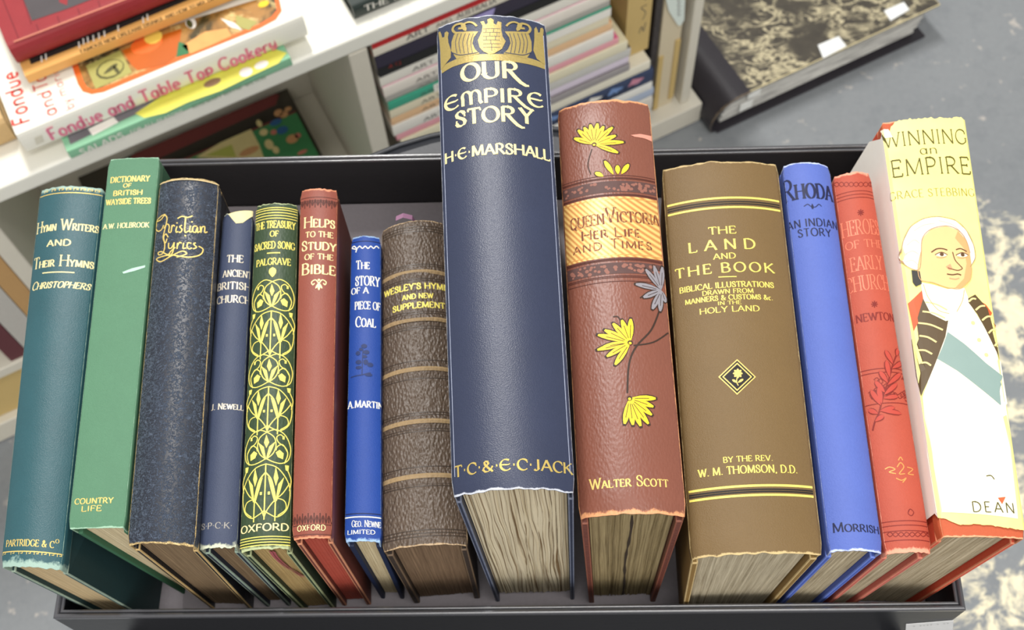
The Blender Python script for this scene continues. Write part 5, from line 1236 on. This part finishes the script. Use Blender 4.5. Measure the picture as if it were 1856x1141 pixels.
JI.poly(c6([(398, 862), (410, 780), (450, 700), (520, 655), (600, 644), (690, 664), (750, 718), (790, 800), (798, 868), (772, 916), (700, 800), (560, 800), (520, 930), (470, 932), (420, 905)]), wig, 4)
JI.poly(c6([(506, 836), (512, 762), (560, 712), (640, 694), (704, 716), (748, 770), (768, 832), (780, 920), (772, 986), (722, 1034), (650, 1030), (570, 1002), (508, 990), (490, 930)]), skin, 5)
JI.poly(c6([(704, 722), (748, 770), (768, 832), (780, 920), (772, 986), (722, 1034), (690, 1032), (738, 980), (752, 900), (740, 820), (690, 760)]), skin2, 6)
JI.poly(c6([(455, 935), (500, 940), (512, 1008), (480, 1024), (462, 1000)]), blk_, 6)
JI.curve(c6([(562, 838), (590, 820), (620, 818), (648, 826)]), 2.2, line_, 7); JI.curve(c6([(694, 824), (720, 818), (752, 834)]), 2.0, line_, 7)
JI.curve(c6([(398, 862), (410, 780), (450, 700), (520, 655), (600, 644), (690, 664), (750, 718), (790, 800), (798, 868), (772, 916)]), 1.1, plain('wig_outline_print', (150, 120, 92), .5), 7)
JI.curve(c6([(398, 862), (420, 905), (470, 932), (500, 925), (508, 850), (514, 762), (560, 712), (640, 694), (704, 716), (748, 770), (770, 840)]), 1.0, plain('hairline_print', (170, 130, 92), .5), 7)
for x, y in ((616, 848), (728, 850)):
    JI.leaf(*c6([(x - 34, y + 4), (x + 30, y + 4)]), 7, wht, 7); JI.dot(c6([(x + 2, y + 2)])[0], 3.4, line_, 8); JI.curve(c6([(x - 34, y + 4), (x, y - 10), (x + 32, y + 4)]), 1.5, line_, 8); JI.curve(c6([(x - 26, y + 16), (x, y + 20), (x + 26, y + 12)]), 1.0, skin2, 8)
JI.curve(c6([(676, 836), (690, 880), (718, 912), (728, 926), (706, 936), (676, 930), (650, 922)]), 1.5, line_, 7); JI.poly(c6([(640, 916), (664, 900), (676, 926), (660, 936)]), blush, 6)
JI.curve(c6([(646, 956), (676, 960), (704, 956), (722, 962)]), 2.2, line_, 7); JI.curve(c6([(660, 978), (690, 984), (712, 978)]), 1.6, blush, 7); JI.poly(c6([(540, 920), (600, 930), (610, 970), (560, 980)]), blush, 6) if False else None
JI.curve(c6([(506, 836), (490, 930), (508, 990), (570, 1002), (650, 1030), (722, 1034), (772, 986), (780, 920)]), 1.0, skin2, 7)
for pts in ([(430, 800), (470, 770), (500, 790)], [(420, 850), (460, 830), (496, 850)], [(424, 890), (460, 880), (490, 905)], [(470, 720), (520, 690), (580, 680)], [(600, 664), (680, 690), (740, 750)]): JI.curve(c6(pts), 1.0, plain('wig_line_print', (206, 186, 170)), 6)
JI.text('DEAN', (1762, 929), (1838, 930), 18, GRN, dict(THIN, tk=.11, tn=.08, sp=.22), layer=5)
JI.poly(c7([(796, 992), (832, 988), (816, 1022)]), M('orange_tear', (206, 96, 56)), 4); JI.curve(c7([(742, 890), (764, 888), (780, 906)]), 1.6, GRN, 4)
JI.poly([(1598, 238), (1610, 236), (1618, 250), (1604, 252)], wht, 2)
o = jb_.build('dust_jacket', s.root, s.org); o['label'] = 'torn yellow paper dust jacket with a cream side'
